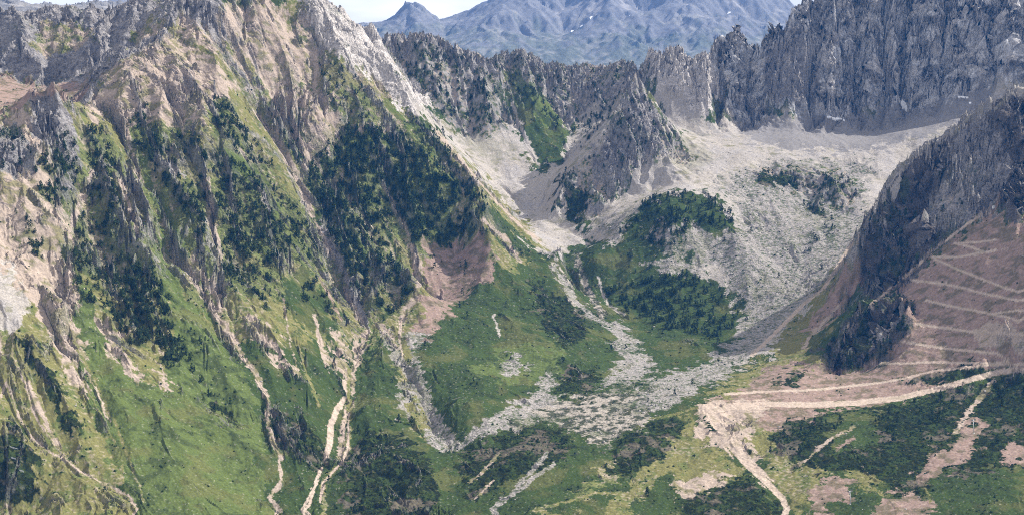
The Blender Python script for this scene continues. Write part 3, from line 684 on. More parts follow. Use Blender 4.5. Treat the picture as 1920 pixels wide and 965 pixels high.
# broken rock: blocks and ledges pushed out along the surface normal
gx, gy = grad(ZH)
for _ in range(8):
    for g_ in (gx, gy): g_[1:-1, 1:-1] = .2*(g_[1:-1, 1:-1]+g_[:-2, 1:-1]+g_[2:, 1:-1]+g_[1:-1, :-2]+g_[1:-1, 2:])
Yq = (GY+ZH*np.clip(np.hypot(gx, gy), .5, 1.2)).astype(F32)
ck = chips(Xf+9*perlin(Xf, Yq, 30, 301), Yq, 38, 302); ck2 = chips(Xf+4*perlin(Xf, Yq, 14, 303), Yq, 15, 304); ck3 = chips(Xf+16*perlin(Xf, Yq, 60, 305), Yq*.8, 85, 306)
ck4 = chips(Xf+24*perlin(Xf, Yq, 120, 416), Yq*.8, 150, 417)
DN = rk*(7*ck + 3.2*ck2 + 9*ridged(Xf, Yq, 70, 4, 70)) + cliff*(13*ck3 + np.where(GY < 4700, 38, 24).astype(F32)*ck4 + 6*ridged(Xf+.5*Yq, Yq, 46, 3, 66))
nl = np.sqrt(gx*gx+gy*gy+1)
PX, PY, PZ = GX-DN*gx/nl, GY-DN*gy/nl, ZH+DN/nl

# ------------------------------------------------------------------ what covers each point of the ground
px1, py1 = project(PX, PY, PZ)
vis = visible(ZH)
gx, gy = grad(ZH); slope = np.hypot(gx, gy).astype(F32)
wob = 20.0
wpx = px1 + wob*fbm(Xf, Yf, 55, 5, 101, .68); wpy = py1 + wob*.75*fbm(Xf, Yf, 55, 5, 111, .68)
L = sample(lab, wpx, wpy); 
tx, ty = px1+3.0*fbm(Xf, Yf, 24, 4, 121, .65), py1+2.6*fbm(Xf, Yf, 24, 4, 131, .65)
rx, ry = px1+.9*fbm(Xf, Yf, 30, 2, 191), py1+.7*fbm(Xf, Yf, 30, 2, 192); road = sample(thin, rx, ry) == CL['P']
road &= (px1 < 1925) & (px1 > -5) & (py1 < 968)
t_ = np.where(road, CL['P'], sample(thin, tx, ty)); t_ = np.where((px1 < 1925) & (px1 > -5) & (py1 < 968), t_, -1); td_ = np.where(road, sample(thin_d, rx, ry), sample(thin_d, tx, ty))
t_ = np.where(td_ < np.where(road, 1.05, .88)+np.where(road, .15, .55)*fbm(Xf, Yf, 26, 4, 181, .7), t_, -1)
L = np.where(t_ >= 0, t_, L)
seen = vis | (py1 > 940) | (px1 < -60) | (px1 > 1980)
L = np.where(seen, L, np.where(slope > 1.0, CL['K'], np.where(GY > 5200, CL['S'], CL['V'])))
def is_(s): 
    m = np.zeros(L.shape, bool)
    for ch in s: m |= L == CL[ch]
    return m
Yn = (GY+.85*ZH).astype(F32)
n1 = fbm(Xf, Yn, 32, 5, 141); n2 = fbm(Xf, Yn, 10, 3, 151); n3 = fbm(Xf, Yn, 150, 3, 161); n4 = fbm(Xf, Yn, 5.5, 2, 171)
col = ALB[L].astype(F32)
def mixin(m, c):
    m = np.clip(m, 0, 1)[..., None].astype(F32)
    global col
    col = col*(1-m) + np.asarray(c, F32)*m
A_ = lambda c: ALB[CL[c]]
# boulder fields: grass and dark gaps between the pale stones
mB = is_('B'); mixin(mB*smooth(n2+.5*n1+.3*n3, .0, .45)*.8, A_('G')*1.15); mixin(mB*smooth(n4, .35, .7)*.6, A_('K')*.7)
# vegetated rock: grass tufts, bare rock, pale runs in the furrows
mV = is_('V'); mixin(mV*smooth(n1+.25*n3, -.15, .25), A_('G')*1.25); mixin(mV*smooth(n2-.2*n3+n1*.3, .1, .5), A_('T')*.95)
mixin(mV*smooth(-gul+.5*n2, .35, .6)*.8, A_('T'))
grn = smooth(-ZH, -980, -600).astype(F32)
mY = is_('Y'); mixin(mY*smooth(.6*n1+.6*n3-.5*gul-.25*grn, -.25, .35)*(1-.35*grn), A_('T')); mixin(mY*smooth(n3-.7*n1+.3*n2+.55*grn-.15*gul, .0, .4)*.9, [.115, .135, .046]); mixin(mY*smooth(ck2+.4*n2, .25, .6)*.28*(1-.75*grn), A_('K')*.9)
mixin(mY*smooth(gul+.6*n1+.5*n2+.35*(slope-1.5), .5+.25*grn, .85+.25*grn)*.6, A_('K')); mixin(mY*smooth(n2-.4*n1, .15, .5)*.6, A_('D')*1.6)
mixin(mY*smooth(-gul+.5*n2, .35, .65)*.6, A_('T')*1.15)
mM = is_('M'); mixin(mM*smooth(n1+.6*n2+.2*n3, -.25, .2)*.9, A_('D')*1.6); mixin(mM*smooth(n3-.5*n1, .1, .5)*.5, A_('G')*1.2)
mP = is_('P'); mixin(mP*smooth(n3+.5*n1, .1, .7)*.3, A_('R')*1.3); mixin(mP*smooth(n1-.4*n3, .4, .8)*.25, A_('O'))
mT = is_('T'); mixin(mT*smooth(n1+.5*n3+.3*gul, .05, .5)*.75, A_('O')*.9); mixin(mT*smooth(-gul+.4*n2, .4, .7)*.6, A_('T')*1.2)
mO = is_('O'); mixin(mO*smooth(n1+.4*n3, 0, .5)*.7, A_('E')); mixin(mO*smooth(n2+.5*n3, .3, .7)*.5, A_('T'))
mG = is_('GE'); mixin(mG*smooth(n1+.6*n3, .05, .55)*.6, A_('D')*1.8); mixin(mG*smooth(-n3+.4*n1, .1, .6)*.45, A_('O')*.8)
mixin(mG*smooth(n4+.4*n2-.2, .5, .75)*.5, A_('S')*.8)
mD = is_('D'); mixin(mD*smooth(n1+.5*n2, .0, .4)*.7, A_('G')*.95); mixin(mD*smooth(n2-.3*n1+.3*n3, .35, .7)*.5, A_('O')*.6); mixin(mD*smooth(n3-.6*n1, .35, .6)*.35, A_('T')*.7)
mR = is_('R'); mixin(mR*smooth(n1+.4*n3, -.1, .4)*.75, [.105,.092,.055]); mixin(mR*smooth(n2-.2*n1, .2, .7)*.35, A_('T')*1.1); mixin(mR*smooth(n4, .4, .7)*.4, A_('G'))
n5 = fbm(Xf, Yf, 330, 3, 195)
mS = is_('S'); mixin(mS*smooth(gul+.5*n5+.3*n1, .1, .6)*.45, A_('K')*1.25); mixin(mS*smooth(n5-.4*n1, .1, .5)*.5, A_('S')*1.18)
mixin(is_('SB')*smooth(-n5+.6*n1-.2*n3, .25, .6)*.5, [.17, .165, .115]); mixin(mS*smooth(n3+.4*n1, .1, .6)*.35, A_('K')*1.3); mixin(mS*smooth(n4+.3*n1, .45, .75)*.35, A_('K'))
mixin(mS*smooth(n1-.5*n3, .45, .75)*.4*(GY < 5300), A_('O'))
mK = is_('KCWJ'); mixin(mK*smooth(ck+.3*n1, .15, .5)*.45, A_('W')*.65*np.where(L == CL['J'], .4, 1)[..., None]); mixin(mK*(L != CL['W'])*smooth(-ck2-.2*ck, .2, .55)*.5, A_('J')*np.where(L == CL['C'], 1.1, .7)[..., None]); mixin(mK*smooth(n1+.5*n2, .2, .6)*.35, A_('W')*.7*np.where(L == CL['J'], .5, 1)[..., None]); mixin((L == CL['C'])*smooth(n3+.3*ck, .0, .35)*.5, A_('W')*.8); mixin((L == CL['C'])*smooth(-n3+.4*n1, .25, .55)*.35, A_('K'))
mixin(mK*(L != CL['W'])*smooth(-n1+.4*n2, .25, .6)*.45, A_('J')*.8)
mixin(mK*smooth(n3+.5*n2, .25, .6)*.5*(1-smooth(slope, .9, 1.6)), A_('G')*1.2)
# bare rock breaks through wherever the ground is steep
mixin(is_('YTVO')*smooth(rib_m+.35*n1+.25*n2, .72, .95)*.6, A_('K')*.95); mixin(is_('YTVO')*smooth(rib_m+.4*n2-.3*n1, .8, 1.0)*.3, A_('W')*.7)
steep = smooth(slope+.3*n1+.2*gul, 1.8, 2.6)*is_('OTVGEDY')
mixin(steep*np.where(is_('V'), .7, .22), A_('K')*(1+.25*0)); mixin(steep*smooth(n2, .1, .5)*np.where(is_('V'), .6, .15), A_('W')*.8)
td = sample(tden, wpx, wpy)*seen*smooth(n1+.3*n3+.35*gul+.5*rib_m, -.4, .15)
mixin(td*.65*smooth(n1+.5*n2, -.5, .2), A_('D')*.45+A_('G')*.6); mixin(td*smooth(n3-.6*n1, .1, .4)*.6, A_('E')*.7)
rockmask = np.maximum(steep, np.maximum(np.maximum(mK, .6*mY), np.maximum(.8*mB, np.maximum(.6*mM, .2*mS)))).astype(F32)
vegmask = (is_('GEDO')*(1-steep)).astype(F32)
col *= (1 + .16*n4[..., None] + .10*n2[..., None])
col = np.clip(col, .008, .8)

# ------------------------------------------------------------------ materials
def new_mat(name, base=None, rough=.95):
    m = bpy.data.materials.new(name); m.use_nodes = True
    b = m.node_tree.nodes['Principled BSDF']; b.inputs['Roughness'].default_value = rough
    b.inputs['Specular IOR Level'].default_value = 0.0 if rough > .9 else .3
    if base: b.inputs['Base Color'].default_value = (*base, 1)
    return m, m.node_tree.nodes, m.node_tree.links, b
def ground_material(name):
    m, N, Lk, b = new_mat(name)
    at = N.new('ShaderNodeAttribute'); at.attribute_name = 'albedo'
    mk = N.new('ShaderNodeAttribute'); mk.attribute_name = 'rockiness'
    geo = N.new('ShaderNodeNewGeometry')
    def noise(scale, det, rg=.6):
        n = N.new('ShaderNodeTexNoise'); n.inputs['Scale'].default_value = scale; n.inputs['Detail'].default_value = det
        n.inputs['Roughness'].default_value = rg; Lk.new(geo.outputs['Position'], n.inputs['Vector']); return n
    nf = noise(.22, 4); nm = noise(.05, 5, .65)
    mr = N.new('ShaderNodeMapRange'); mr.inputs[1].default_value = .3; mr.inputs[2].default_value = .7
    Lk.new(nf.outputs[0], mr.inputs[0])
    for s_, v0, v1 in ((3, .78, .5), (4, 1.22, 1.5)):
        q = N.new('ShaderNodeMapRange'); q.inputs[3].default_value = v0; q.inputs[4].default_value = v1; Lk.new(mk.outputs['Fac'], q.inputs[0]); Lk.new(q.outputs[0], mr.inputs[s_])
    vm = N.new('ShaderNodeVectorMath'); vm.operation = 'SCALE'; Lk.new(at.outputs['Color'], vm.inputs[0]); Lk.new(mr.outputs[0], vm.inputs['Scale'])
    Lk.new(vm.outputs[0], b.inputs['Base Color'])
    ad = N.new('ShaderNodeMath'); ad.operation = 'MULTIPLY_ADD'; ad.inputs[1].default_value = .35; Lk.new(nf.outputs[0], ad.inputs[0]); Lk.new(nm.outputs[0], ad.inputs[2])
    st = N.new('ShaderNodeMapRange'); st.inputs[3].default_value = .25; st.inputs[4].default_value = .8; Lk.new(mk.outputs['Fac'], st.inputs[0])
    bp = N.new('ShaderNodeBump'); bp.inputs['Distance'].default_value = 14.0; Lk.new(st.outputs[0], bp.inputs['Strength']); Lk.new(ad.outputs[0], bp.inputs['Height'])
    Lk.new(bp.outputs[0], b.inputs['Normal'])
    return m
M_GROUND = ground_material('alpine_ground')

# ------------------------------------------------------------------ land meshes
def link(o): SC.collection.objects.link(o); return o
def mesh_np(name, v, f, mat, smooth_=True, n=4):
    me = bpy.data.meshes.new(name); v = np.ascontiguousarray(v, F32); f = np.ascontiguousarray(f, np.int32)
    me.vertices.add(len(v)); me.vertices.foreach_set('co', v.ravel())
    me.loops.add(f.size); me.loops.foreach_set('vertex_index', f.ravel())
    me.polygons.add(len(f)); me.polygons.foreach_set('loop_start', np.arange(0, f.size, n, dtype=np.int32))
    me.polygons.foreach_set('use_smooth', np.full(len(f), smooth_))
    me.materials.append(mat); me.update(calc_edges=True)
    return me
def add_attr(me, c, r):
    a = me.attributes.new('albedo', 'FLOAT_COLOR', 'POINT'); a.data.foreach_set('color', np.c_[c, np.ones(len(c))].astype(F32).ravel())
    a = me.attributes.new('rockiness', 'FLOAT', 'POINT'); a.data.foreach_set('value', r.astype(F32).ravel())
def land(name, faces, v, c, r, nrm, mat, label=None, cat=None, kind='structure'):
    ids, inv = np.unique(faces, return_inverse=True)
    me = mesh_np(name, v[ids], inv.reshape(-1, 4), mat); add_attr(me, c[ids], r[ids])
    me.normals_split_custom_set_from_vertices(nrm[ids])
    o = link(bpy.data.objects.new(name, me)); o['kind'] = kind
    if label: o['label'] = label; o['category'] = cat
    return o
VV = np.stack([PX, PY, PZ], -1).reshape(-1, 3).astype(F32)
_P = np.stack([PX, PY, PZ], -1); NN = np.cross(np.gradient(_P, axis=1), np.gradient(_P, axis=0)).reshape(-1, 3); NN /= np.linalg.norm(NN, axis=1, keepdims=True); NN = NN.astype(F32)
idx = np.arange(NU*NV).reshape(NV, NU)
FACES = np.stack([idx[:-1, :-1], idx[:-1, 1:], idx[1:, 1:], idx[1:, :-1]], -1).reshape(-1, 4)
fx = GX[:-1, :-1].ravel(); fy = GY[:-1, :-1].ravel(); fpx = px1[:-1, :-1].ravel(); fpy = py1[:-1, :-1].ravel()
fvis = vis[:-1, :-1].ravel(); fl = L[:-1, :-1].ravel()
# which named piece of land a face belongs to, by ground position
part = np.zeros(len(FACES), np.int8)
part[fl == CL['P']] = 1
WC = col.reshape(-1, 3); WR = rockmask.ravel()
def inside(poly, x, y):
    r = np.zeros(x.shape, bool); p = np.array(poly); q = np.roll(p, -1, 0)
    for (ax, ay), (bx, by) in zip(p, q):
        if ay != by: r ^= ((y < ay) != (y < by)) & (x < ax+(y-ay)*(bx-ax)/(by-ay))
    return r
NAMES = [('mountain_slope', 'green and rocky mountain slope furrowed by gullies on the valley side', 'mountain'),
         ('dirt_road', 'pale dirt tracks winding over the reddish slopes and the valley', 'road'),
         ('valley_floor', 'grassy valley floor with streams and boulder bands', 'valley'),
         ('scree_basin', 'pale grey scree basin below the cliffs', 'scree'),
         ('cliff_ridge', 'grey blue cliff ridge standing over the scree basin', 'ridge'),
         ('red_hillside', 'reddish hillside with dark crags and zigzag tracks', 'hillside')]
bx_, by_ = fx, fy
m = (part == 0)
east = bx_ > np.interp(by_, [2300, 2900, 3400, 3900, 4200, 4700], [350, 500, 560, 800, 1000, 1500])
red = m & east & (by_ < 4700)
ridge = m & ~red & (by_ > np.interp(bx_, [-2600, -700, -300, 0, 300, 700, 1100, 3000], [7000, 5600, 5330, 5400, 5450, 5500, 5540, 5560]))
basin = m & ~red & ~ridge & (bx_ > np.interp(by_, [4300, 4600, 4900, 5300, 5600], [-60, -60, -180, -420, -560])) & (by_ > 4350)
vall = m & ~red & ~ridge & ~basin & (bx_ > np.interp(by_, [2300, 2900, 3300, 3700, 4000, 4400], [-470, -430, -420, -380, -300, -60]))
part[vall] = 2; part[basin] = 3; part[ridge] = 4; part[red] = 5
for k, (nm_, lb, ct) in enumerate(NAMES):
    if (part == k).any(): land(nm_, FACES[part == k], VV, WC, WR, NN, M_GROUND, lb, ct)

# far range, its own land 7-16 km away
FARL = '''
600,60,11 690,44,11.2 735,40,11.2 770,10,11.2 797,22,11.2 825,46,11.25 870,36,11.3 920,0,11.4 1000,-45,11.5 1100,-75,11.6 1190,-95,11.6 1300,-75,11.6 1400,-40,11.5 1465,0,11.4 1500,28,11.3 1540,60,11.3 1620,90,11.2
-250,10,8.2 0,0,8.2 100,14,8.2 190,8,8.3 230,16,8.4 290,20,8.4
200,5,11 260,-8,11 320,-2,11 420,10,11
770,10,11.2 780,50,10.85 800,95,10.4
920,0,11.4 880,55,10.75 850,95,10.3
1000,-45,11.5 960,30,10.85 930,95,10.2 920,125,9.95
1100,-75,11.6 1130,20,10.9 1160,70,10.45 1170,125,9.9
1300,-75,11.6 1290,10,10.9 1300,70,10.4 1280,100,10.1
1400,-40,11.5 1380,30,10.85 1350,75,10.4
1465,0,11.4 1450,50,10.8 1430,90,10.4
'''
FARS = '''980,60,10.75 1010,95,10.35 1060,60,10.8 1060,95,10.35 1060,10,11.2 1210,20,11.15 1220,80,10.5 1220,115,10.15 1100,130,9.95 1340,40,10.95 1340,90,10.35 1000,130,10.0 1425,40,11.0 740,70,10.75 840,65,10.8
60,40,7.6 150,40,7.7 240,40,8.0'''
FHID = '''-4000,7000,350 -2000,7000,380 0,6950,330 1500,7000,380 4000,7000,450 0,8500,200 1500,8500,220 0,12000,100 2000,12000,150 -2000,12000,150 -1500,9500,400 -3500,9500,500 3500,9500,600 3500,8000,500 0,13500,700 2000,13500,700 -2500,13000,700 4500,13000,800
-4500,15500,700 0,15500,600 4500,15500,600 5500,11500,900 -5500,11500,900 -1500,11000,700'''
fp = []
for line in FARL.strip().splitlines(): fp += densify(parse(line), 30).tolist()
fp = np.array(fp + parse(FARS).tolist()); fp[:, 2] = np.where(fp[:, 2] > 9, 9+(fp[:, 2]-9)*1.9+5, fp[:, 2])
X, Y, Z = unproject(fp[:, 0], fp[:, 1], fp[:, 2]*1000); hid2 = parse(FHID); hid2[:, 0] *= np.where(hid2[:, 1] > 9900, 1.75, 1); hid2[:, 1] = np.where(hid2[:, 1] > 9900, hid2[:, 1]*1.75, hid2[:, 1])
P2 = np.r_[np.c_[X, Y], hid2[:, :2]]; Z2 = np.r_[Z, hid2[:, 2]]
_, keep2 = np.unique(np.round(P2/40), axis=0, return_index=True)
far_f = rbf(P2[keep2]/1000, Z2[keep2], .10)
FU, FV = int(760*DET), int(900*DET)
fu = np.linspace(-.492, .492, FU); fv = np.exp(np.linspace(math.log(6880), math.log(26500), FV))
FX = (fv[:, None]*fu[None]); FY = np.repeat(fv[:, None], FU, 1)
FZ = far_f(FX/1000, FY/1000)
FXf, FYf = FX.astype(F32), FY.astype(F32)
def fgrad(z):
    zu = np.gradient(z, fu, axis=1); zv = np.gradient(z, fv, axis=0); a = zu/fv[:, None]; return a, zv-fu[None]*a
fg = 0
for k, wlen in enumerate((800., 400., 200., 100., 50.)):
    a, b_ = fgrad(FZ); sp = np.hypot(a, b_); n = np.maximum(sp, 1e-4)
    c = gully(FXf+60*perlin(FXf, FYf, 400, 200+k), FYf+60*perlin(FXf, FYf, 400, 210+k), (-a/n).astype(F32), (-b_/n).astype(F32), wlen*1.25, 31+k)
    FZ = FZ + wlen*(.045, .05, .065, .08, .08)[k]*np.clip(sp/.6, 0, 1.3)*(.5*c+.5*(1.27-2*np.sqrt(np.maximum((1-c)*.5, 0)))); fg = fg + .75**k*c
FZ = FZ + 20*ridged(FXf, FYf, 240, 5, 220)
a, b_ = fgrad(FZ); fs = np.hypot(a, b_); fn = fbm(FXf, FYf, 260, 5, 230); fn2 = fbm(FXf, FYf, 60, 3, 240)
scr = .4*smooth(-fg/3+.9*fn-.5*fs+.1, .0, .5)
fcol = (np.array([.165, .165, .17])*(1-scr[..., None]) + np.array([.36, .34, .32])*scr[..., None])
vg = smooth(-FZ/300+3.0+fn, 0, 1.2)*(1-scr)*.5; fcol = fcol*(1-vg[..., None])+np.array([.07, .09, .04])*vg[..., None]
fcol = np.clip(fcol*(1+.2*fn2[..., None]), .02, .7)
fnn = np.stack([-a, -b_, np.ones_like(a)], -1).reshape(-1, 3); fnn /= np.linalg.norm(fnn, axis=1, keepdims=True)
fi = np.arange(FU*FV).reshape(FV, FU); ff = np.stack([fi[:-1, :-1], fi[:-1, 1:], fi[1:, 1:], fi[1:, :-1]], -1).reshape(-1, 4)
land('distant_mountain', ff, np.stack([FX, FY, FZ], -1).reshape(-1, 3).astype(F32), fcol.reshape(-1, 3), np.full(FU*FV, .8), fnn.astype(F32), M_GROUND,
     'distant blue grey mountain range with scree fans fading into haze', 'mountain')
# base sheet out to the horizon
me = mesh_np('ground', np.array([[-14000, -2000, -570], [14000, -2000, -570], [14000, 27400, -570], [-14000, 27400, -570]]), np.array([[0, 1, 2, 3]]), M_GROUND, False)
add_attr(me, np.full((4, 3), .06), np.zeros(4)); g_ = link(bpy.data.objects.new('ground', me)); g_['kind'] = 'structure'

# haze: one closed box of even air round camera and land
def box_mesh(name, lo, hi, mat):
    x0, y0, z0 = lo; x1, y1, z1 = hi
    v = np.array([[x0, y0, z0], [x1, y0, z0], [x1, y1, z0], [x0, y1, z0], [x0, y0, z1], [x1, y0, z1], [x1, y1, z1], [x0, y1, z1]])
    return mesh_np(name, v, np.array([[0, 3, 2, 1], [4, 5, 6, 7], [0, 1, 5, 4], [1, 2, 6, 5], [2, 3, 7, 6], [3, 0, 4, 7]]), mat, False)
hm = bpy.data.materials.new('air'); hm.use_nodes = True; hm.node_tree.nodes.clear()
ho = hm.node_tree.nodes.new('ShaderNodeOutputMaterial'); hv = hm.node_tree.nodes.new('ShaderNodeVolumePrincipled')
hv.inputs['Color'].default_value = HAZE_COLOR; hv.inputs['Density'].default_value = HAZE_DENSITY; hv.inputs['Anisotropy'].default_value = .1
hm.node_tree.links.new(hv.outputs[0], ho.inputs['Volume'])
hz = link(bpy.data.objects.new('haze', box_mesh('haze', (-14100, -2100, -571.5), (14100, 27500, max(1300., FZ.max()+30)), hm))); hz['kind'] = 'stuff'

# ------------------------------------------------------------------ plants and stones
def foliage_material(name, c0, c1):
    m, N, Lk, b = new_mat(name)
    geo = N.new('ShaderNodeNewGeometry'); n = N.new('ShaderNodeTexNoise'); n.inputs['Scale'].default_value = .09; n.inputs['Detail'].default_value = 5
    r = N.new('ShaderNodeMix'); r.data_type = 'RGBA'; r.inputs[6].default_value = (*c0, 1); r.inputs[7].default_value = (*c1, 1)
    mr = N.new('ShaderNodeMapRange'); mr.inputs[1].default_value = .35; mr.inputs[2].default_value = .65
    Lk.new(geo.outputs['Position'], n.inputs['Vector']); Lk.new(n.outputs[0], mr.inputs[0]); Lk.new(mr.outputs[0], r.inputs[0]); Lk.new(r.outputs[2], b.inputs['Base Color'])
    return m
M_NEEDLE = foliage_material('pine_needles', (.010, .019, .010), (.036, .055, .020))
M_SHRUB = foliage_material('rhododendron', (.014, .024, .009), (.036, .056, .018))
M_BARK = foliage_material('bark', (.09, .07, .055), (.15, .12, .10))
def stone_material(name, c0, c1):
    m = foliage_material(name, c0, c1); return m
M_STONE = stone_material('boulder_stone', (.20, .188, .172), (.36, .335, .305))

def tri_mesh(name, v, f, mat, smooth_=False): return mesh_np(name, v, f, mat, smooth_, 3)
def crown_tufts(seed, n=150, h=10.5, w=3.7):     # many small tilted leaf clumps through a tapering volume
    g = np.random.default_rng(seed); V_, F_ = [], []
    lob = g.random(5)*6.28
    for k in range(n):
        t = g.random()**.75; zz = h*(.16+.84*t)
        prof = w*(1-.72*t**1.7)*(.75+.25*math.sin(9*t+lob[0]))
        a = g.random()*2*math.pi; rr = prof*(.45+.6*g.random())*(1+.22*math.sin(3*a+lob[1]))
        c = np.array([rr*math.cos(a), rr*math.sin(a), zz]); s = (.55+.65*g.random())*(1.1-.5*t)
        out = np.array([math.cos(a), math.sin(a), -.45+.5*g.random()]); side = np.array([-math.sin(a), math.cos(a), .4*(g.random()-.5)])
        i = len(V_); up = np.array([0, 0, .75*s])
        V_ += [c-side*s*.9, c+side*s*.9, c+out*s*1.1, c+up]
        F_ += [[i, i+1, i+2], [i, i+2, i+3], [i+2, i+1, i+3], [i+1, i, i+3]]
    return np.array(V_), np.array(F_)
def taper(p0, p1, r0, r1, n=6):
    a = np.linspace(0, 2*np.pi, n, endpoint=False); p0, p1 = np.array(p0, float), np.array(p1, float)
    d = p1-p0; d /= np.linalg.norm(d); u = np.cross(d, [0, 1, .13]); u /= np.linalg.norm(u); w_ = np.cross(d, u)
    ring = np.cos(a)[:, None]*u+np.sin(a)[:, None]*w_
    v = np.r_[p0+ring*r0, p1+ring*r1, [p0], [p1]]; f = []
    for k in range(n):
        q = (k+1) % n; f += [[k, q, n+q], [k, n+q, n+k], [2*n, q, k], [2*n+1, n+k, n+q]]
    return v, np.array(f)
def join(parts):
    V_, F_, o = [], [], 0
    for v, f in parts: V_.append(v); F_.append(f+o); o += len(v)
    return np.concatenate(V_), np.concatenate(F_)
def trunk_shape(seed, h=11.0):
    g = np.random.default_rng(seed+50); parts = [taper((0, 0, -1.2), (.1, .05, h*.5), .30, .17), taper((.1, .05, h*.48), (0, .1, h*.93), .17, .04)]
    for k in range(9):
        a = g.random()*6.28; z = h*(.2+.6*g.random()); l = 2.0*(1.1-z/h)
        parts.append(taper((0, 0, z), (l*math.cos(a), l*math.sin(a), z+.5), .09, .02, 4))
    return join(parts)
CROWN = [tri_mesh('crown', *crown_tufts(s), M_NEEDLE) for s in range(4)]
TRUNK = [tri_mesh('trunk', *trunk_shape(s), M_BARK) for s in range(4)]
LIGHT_T = [join([crown_tufts(20+s, 34, 11.0, 3.0), taper((0, 0, -1.2), (0, 0, 7), .28, .1, 4)]) for s in range(6)]
# big light tufts for the mass: fewer, larger clumps
for k in range(6):
    v, f = crown_tufts(30+k, 24, 10.0, 3.1); c = v.reshape(-1, 4, 3).mean(1, keepdims=True)
    v = (c+(v.reshape(-1, 4, 3)-c)*1.9).reshape(-1, 3); LIGHT_T[k] = (v, f)

# candidate spots: grid vertices, weighted by the ground they stand for
cell = np.gradient(V)[:, None]*(V*(U[1]-U[0]))[:, None]*np.ones((1, NU))
clump = smooth(n1+.25*n3+.35*gul+.35*n2+.5*rib_m, -.1, .35)
prob = td*0 + sample(tden, px1, py1)*seen*clump*cell*np.sqrt(1+np.minimum(slope, 2.)**2)/76.0
prob[(py1 < -25) | (py1 > 1010) | (px1 < -220) | (px1 > 2140)] = 0
# strays round the stands
strays = is_('VODGBYM')*seen*smooth(n3+n1, .1, .8)*cell/5200.*(GY < 5400)
hit = np.nonzero(rng.random(prob.shape) < np.minimum(prob+strays, .9))
print('trees', len(hit[0]))
def spots(hit, jit=.5):
    i, j = hit
    x = PX[i, j]+ (rng.random(len(i))-.5)*2*jit; y = PY[i, j] + (rng.random(len(i))-.5)*2*jit
    return np.c_[x, y, PZ[i, j]], px1[i, j], py1[i, j], vis[i, j]
tp, tpx, tpy, tv = spots(hit)
tscale = .85+1.15*rng.random(len(tp))**1.3
size_px = np.where(tv & (tpx > 0) & (tpx < 1920) & (tpy > 5) & (tpy < 962), tscale/tp[:, 1], 0)
order = np.argsort(-size_px); near = order[:300]; rest = order[300:]
def batch(name, protos, pos, scl, rot, mat, squash=None, smooth_=False):
    Vs, Fs, off = [], [], 0; which = rng.integers(0, len(protos), len(pos))
    for k, (v, f) in enumerate(protos):
        s = np.nonzero(which == k)[0]
        if not len(s): continue
        c, sn = np.cos(rot[s]), np.sin(rot[s]); sc_ = scl[s]; sz = sc_ if squash is None else sc_*squash[s]
        vx = v[None, :, 0]*sc_[:, None]; vy = v[None, :, 1]*sc_[:, None]; vz = v[None, :, 2]*sz[:, None]
        w_ = np.stack([vx*c[:, None]-vy*sn[:, None], vx*sn[:, None]+vy*c[:, None], vz], -1)+pos[s][:, None]
        Vs.append(w_.reshape(-1, 3)); Fs.append((f[None]+(np.arange(len(s))*len(v))[:, None, None]+off).reshape(-1, 3)); off += len(s)*len(v)
    o = link(bpy.data.objects.new(name, tri_mesh(name, np.concatenate(Vs), np.concatenate(Fs), mat, smooth_))); return o
ft = batch('forest', LIGHT_T, tp[rest], tscale[rest], rng.random(len(rest))*6.28, M_NEEDLE, .8+.5*rng.random(len(rest))); ft['kind'] = 'stuff'
ft['label'] = 'dark conifers covering the crags and mounds'; 
def tree_place(x, y):
    if x > 1420 and y > 700: return 'dark conifer in the loose stand below the dirt road', 'conifers below the dirt road'
    if x > 1500: return 'dark conifer in the shaded wood on the crag beside the reddish hillside', 'conifers on the crag by the reddish hillside'
    if x > 1000 and y < 475: return 'dark conifer on the upper wooded mound in the scree basin', 'conifers on the upper mound'
    if x > 1000: return 'dark conifer on the lower wooded mound under the boulder field', 'conifers on the lower mound'
    if x > 700 and y > 490: return 'low dark conifer standing on the open grassy knoll in mid valley', 'conifers on the grassy knoll'
    if x > 570: return 'dark conifer on the shaded wooded face above the deep gully', 'conifers on the shaded face'
    if x > 330: return 'dark conifer on the wooded rib between two scree gullies', 'conifers on the middle ribs'
    return 'dark conifer on the wooded crags above the bright green grass fan', 'conifers on the crags above the grass fan'
for q, k in enumerate(near):
    r = bpy.data.objects.new('pine_tree', None); link(r); r.location = tp[k]; r.rotation_euler = (0, 0, rng.random()*6.28)
    r.scale = (tscale[k],)*2 + (tscale[k]*(.85+.4*rng.random()),)
    r['label'], r['group'] = tree_place(tpx[k], tpy[k]); r['category'] = 'tree'
    for nm_, ms in (('trunk', TRUNK), ('crown', CROWN)):
        c = bpy.data.objects.new(nm_, ms[q % 4]); link(c); c.parent = r

# low shrubs on the dark ground
dome_a = np.linspace(0, 2*np.pi, 6, endpoint=False)
def shrub_shape(s):
    g = np.random.default_rng(s)
    v = np.r_[np.c_[np.cos(dome_a), np.sin(dome_a), np.full(6, -.3)]*(.8+.4*g.random((6, 1))), np.c_[.62*np.cos(dome_a+.5), .62*np.sin(dome_a+.5), .45+.2*g.random(6)], [[0, 0, .8]]]
    f = []
    for k in range(6):
        q = (k+1) % 6; f += [[k, q, 6+k], [q, 6+q, 6+k], [6+k, 6+q, 12]]
    return v, np.array(f)
sh = (is_('D')*1.0+.30*is_('GE')*smooth(n1+.6*n3, .05, .5)+.3*is_('VOYM')*smooth(n1, .1, .5)+.08*is_('BRT')*smooth(n2, 0, .5))*smooth(n2+.4*n1, -.2, .5)*seen*cell/34.*((px1 > -160) & (px1 < 2080) & (py1 > 100) & (py1 < 985))
hit = np.nonzero(rng.random(sh.shape) < np.minimum(sh, .8)); print('shrubs', len(hit[0]))
p_, _, _, _ = spots(hit, 1.2)
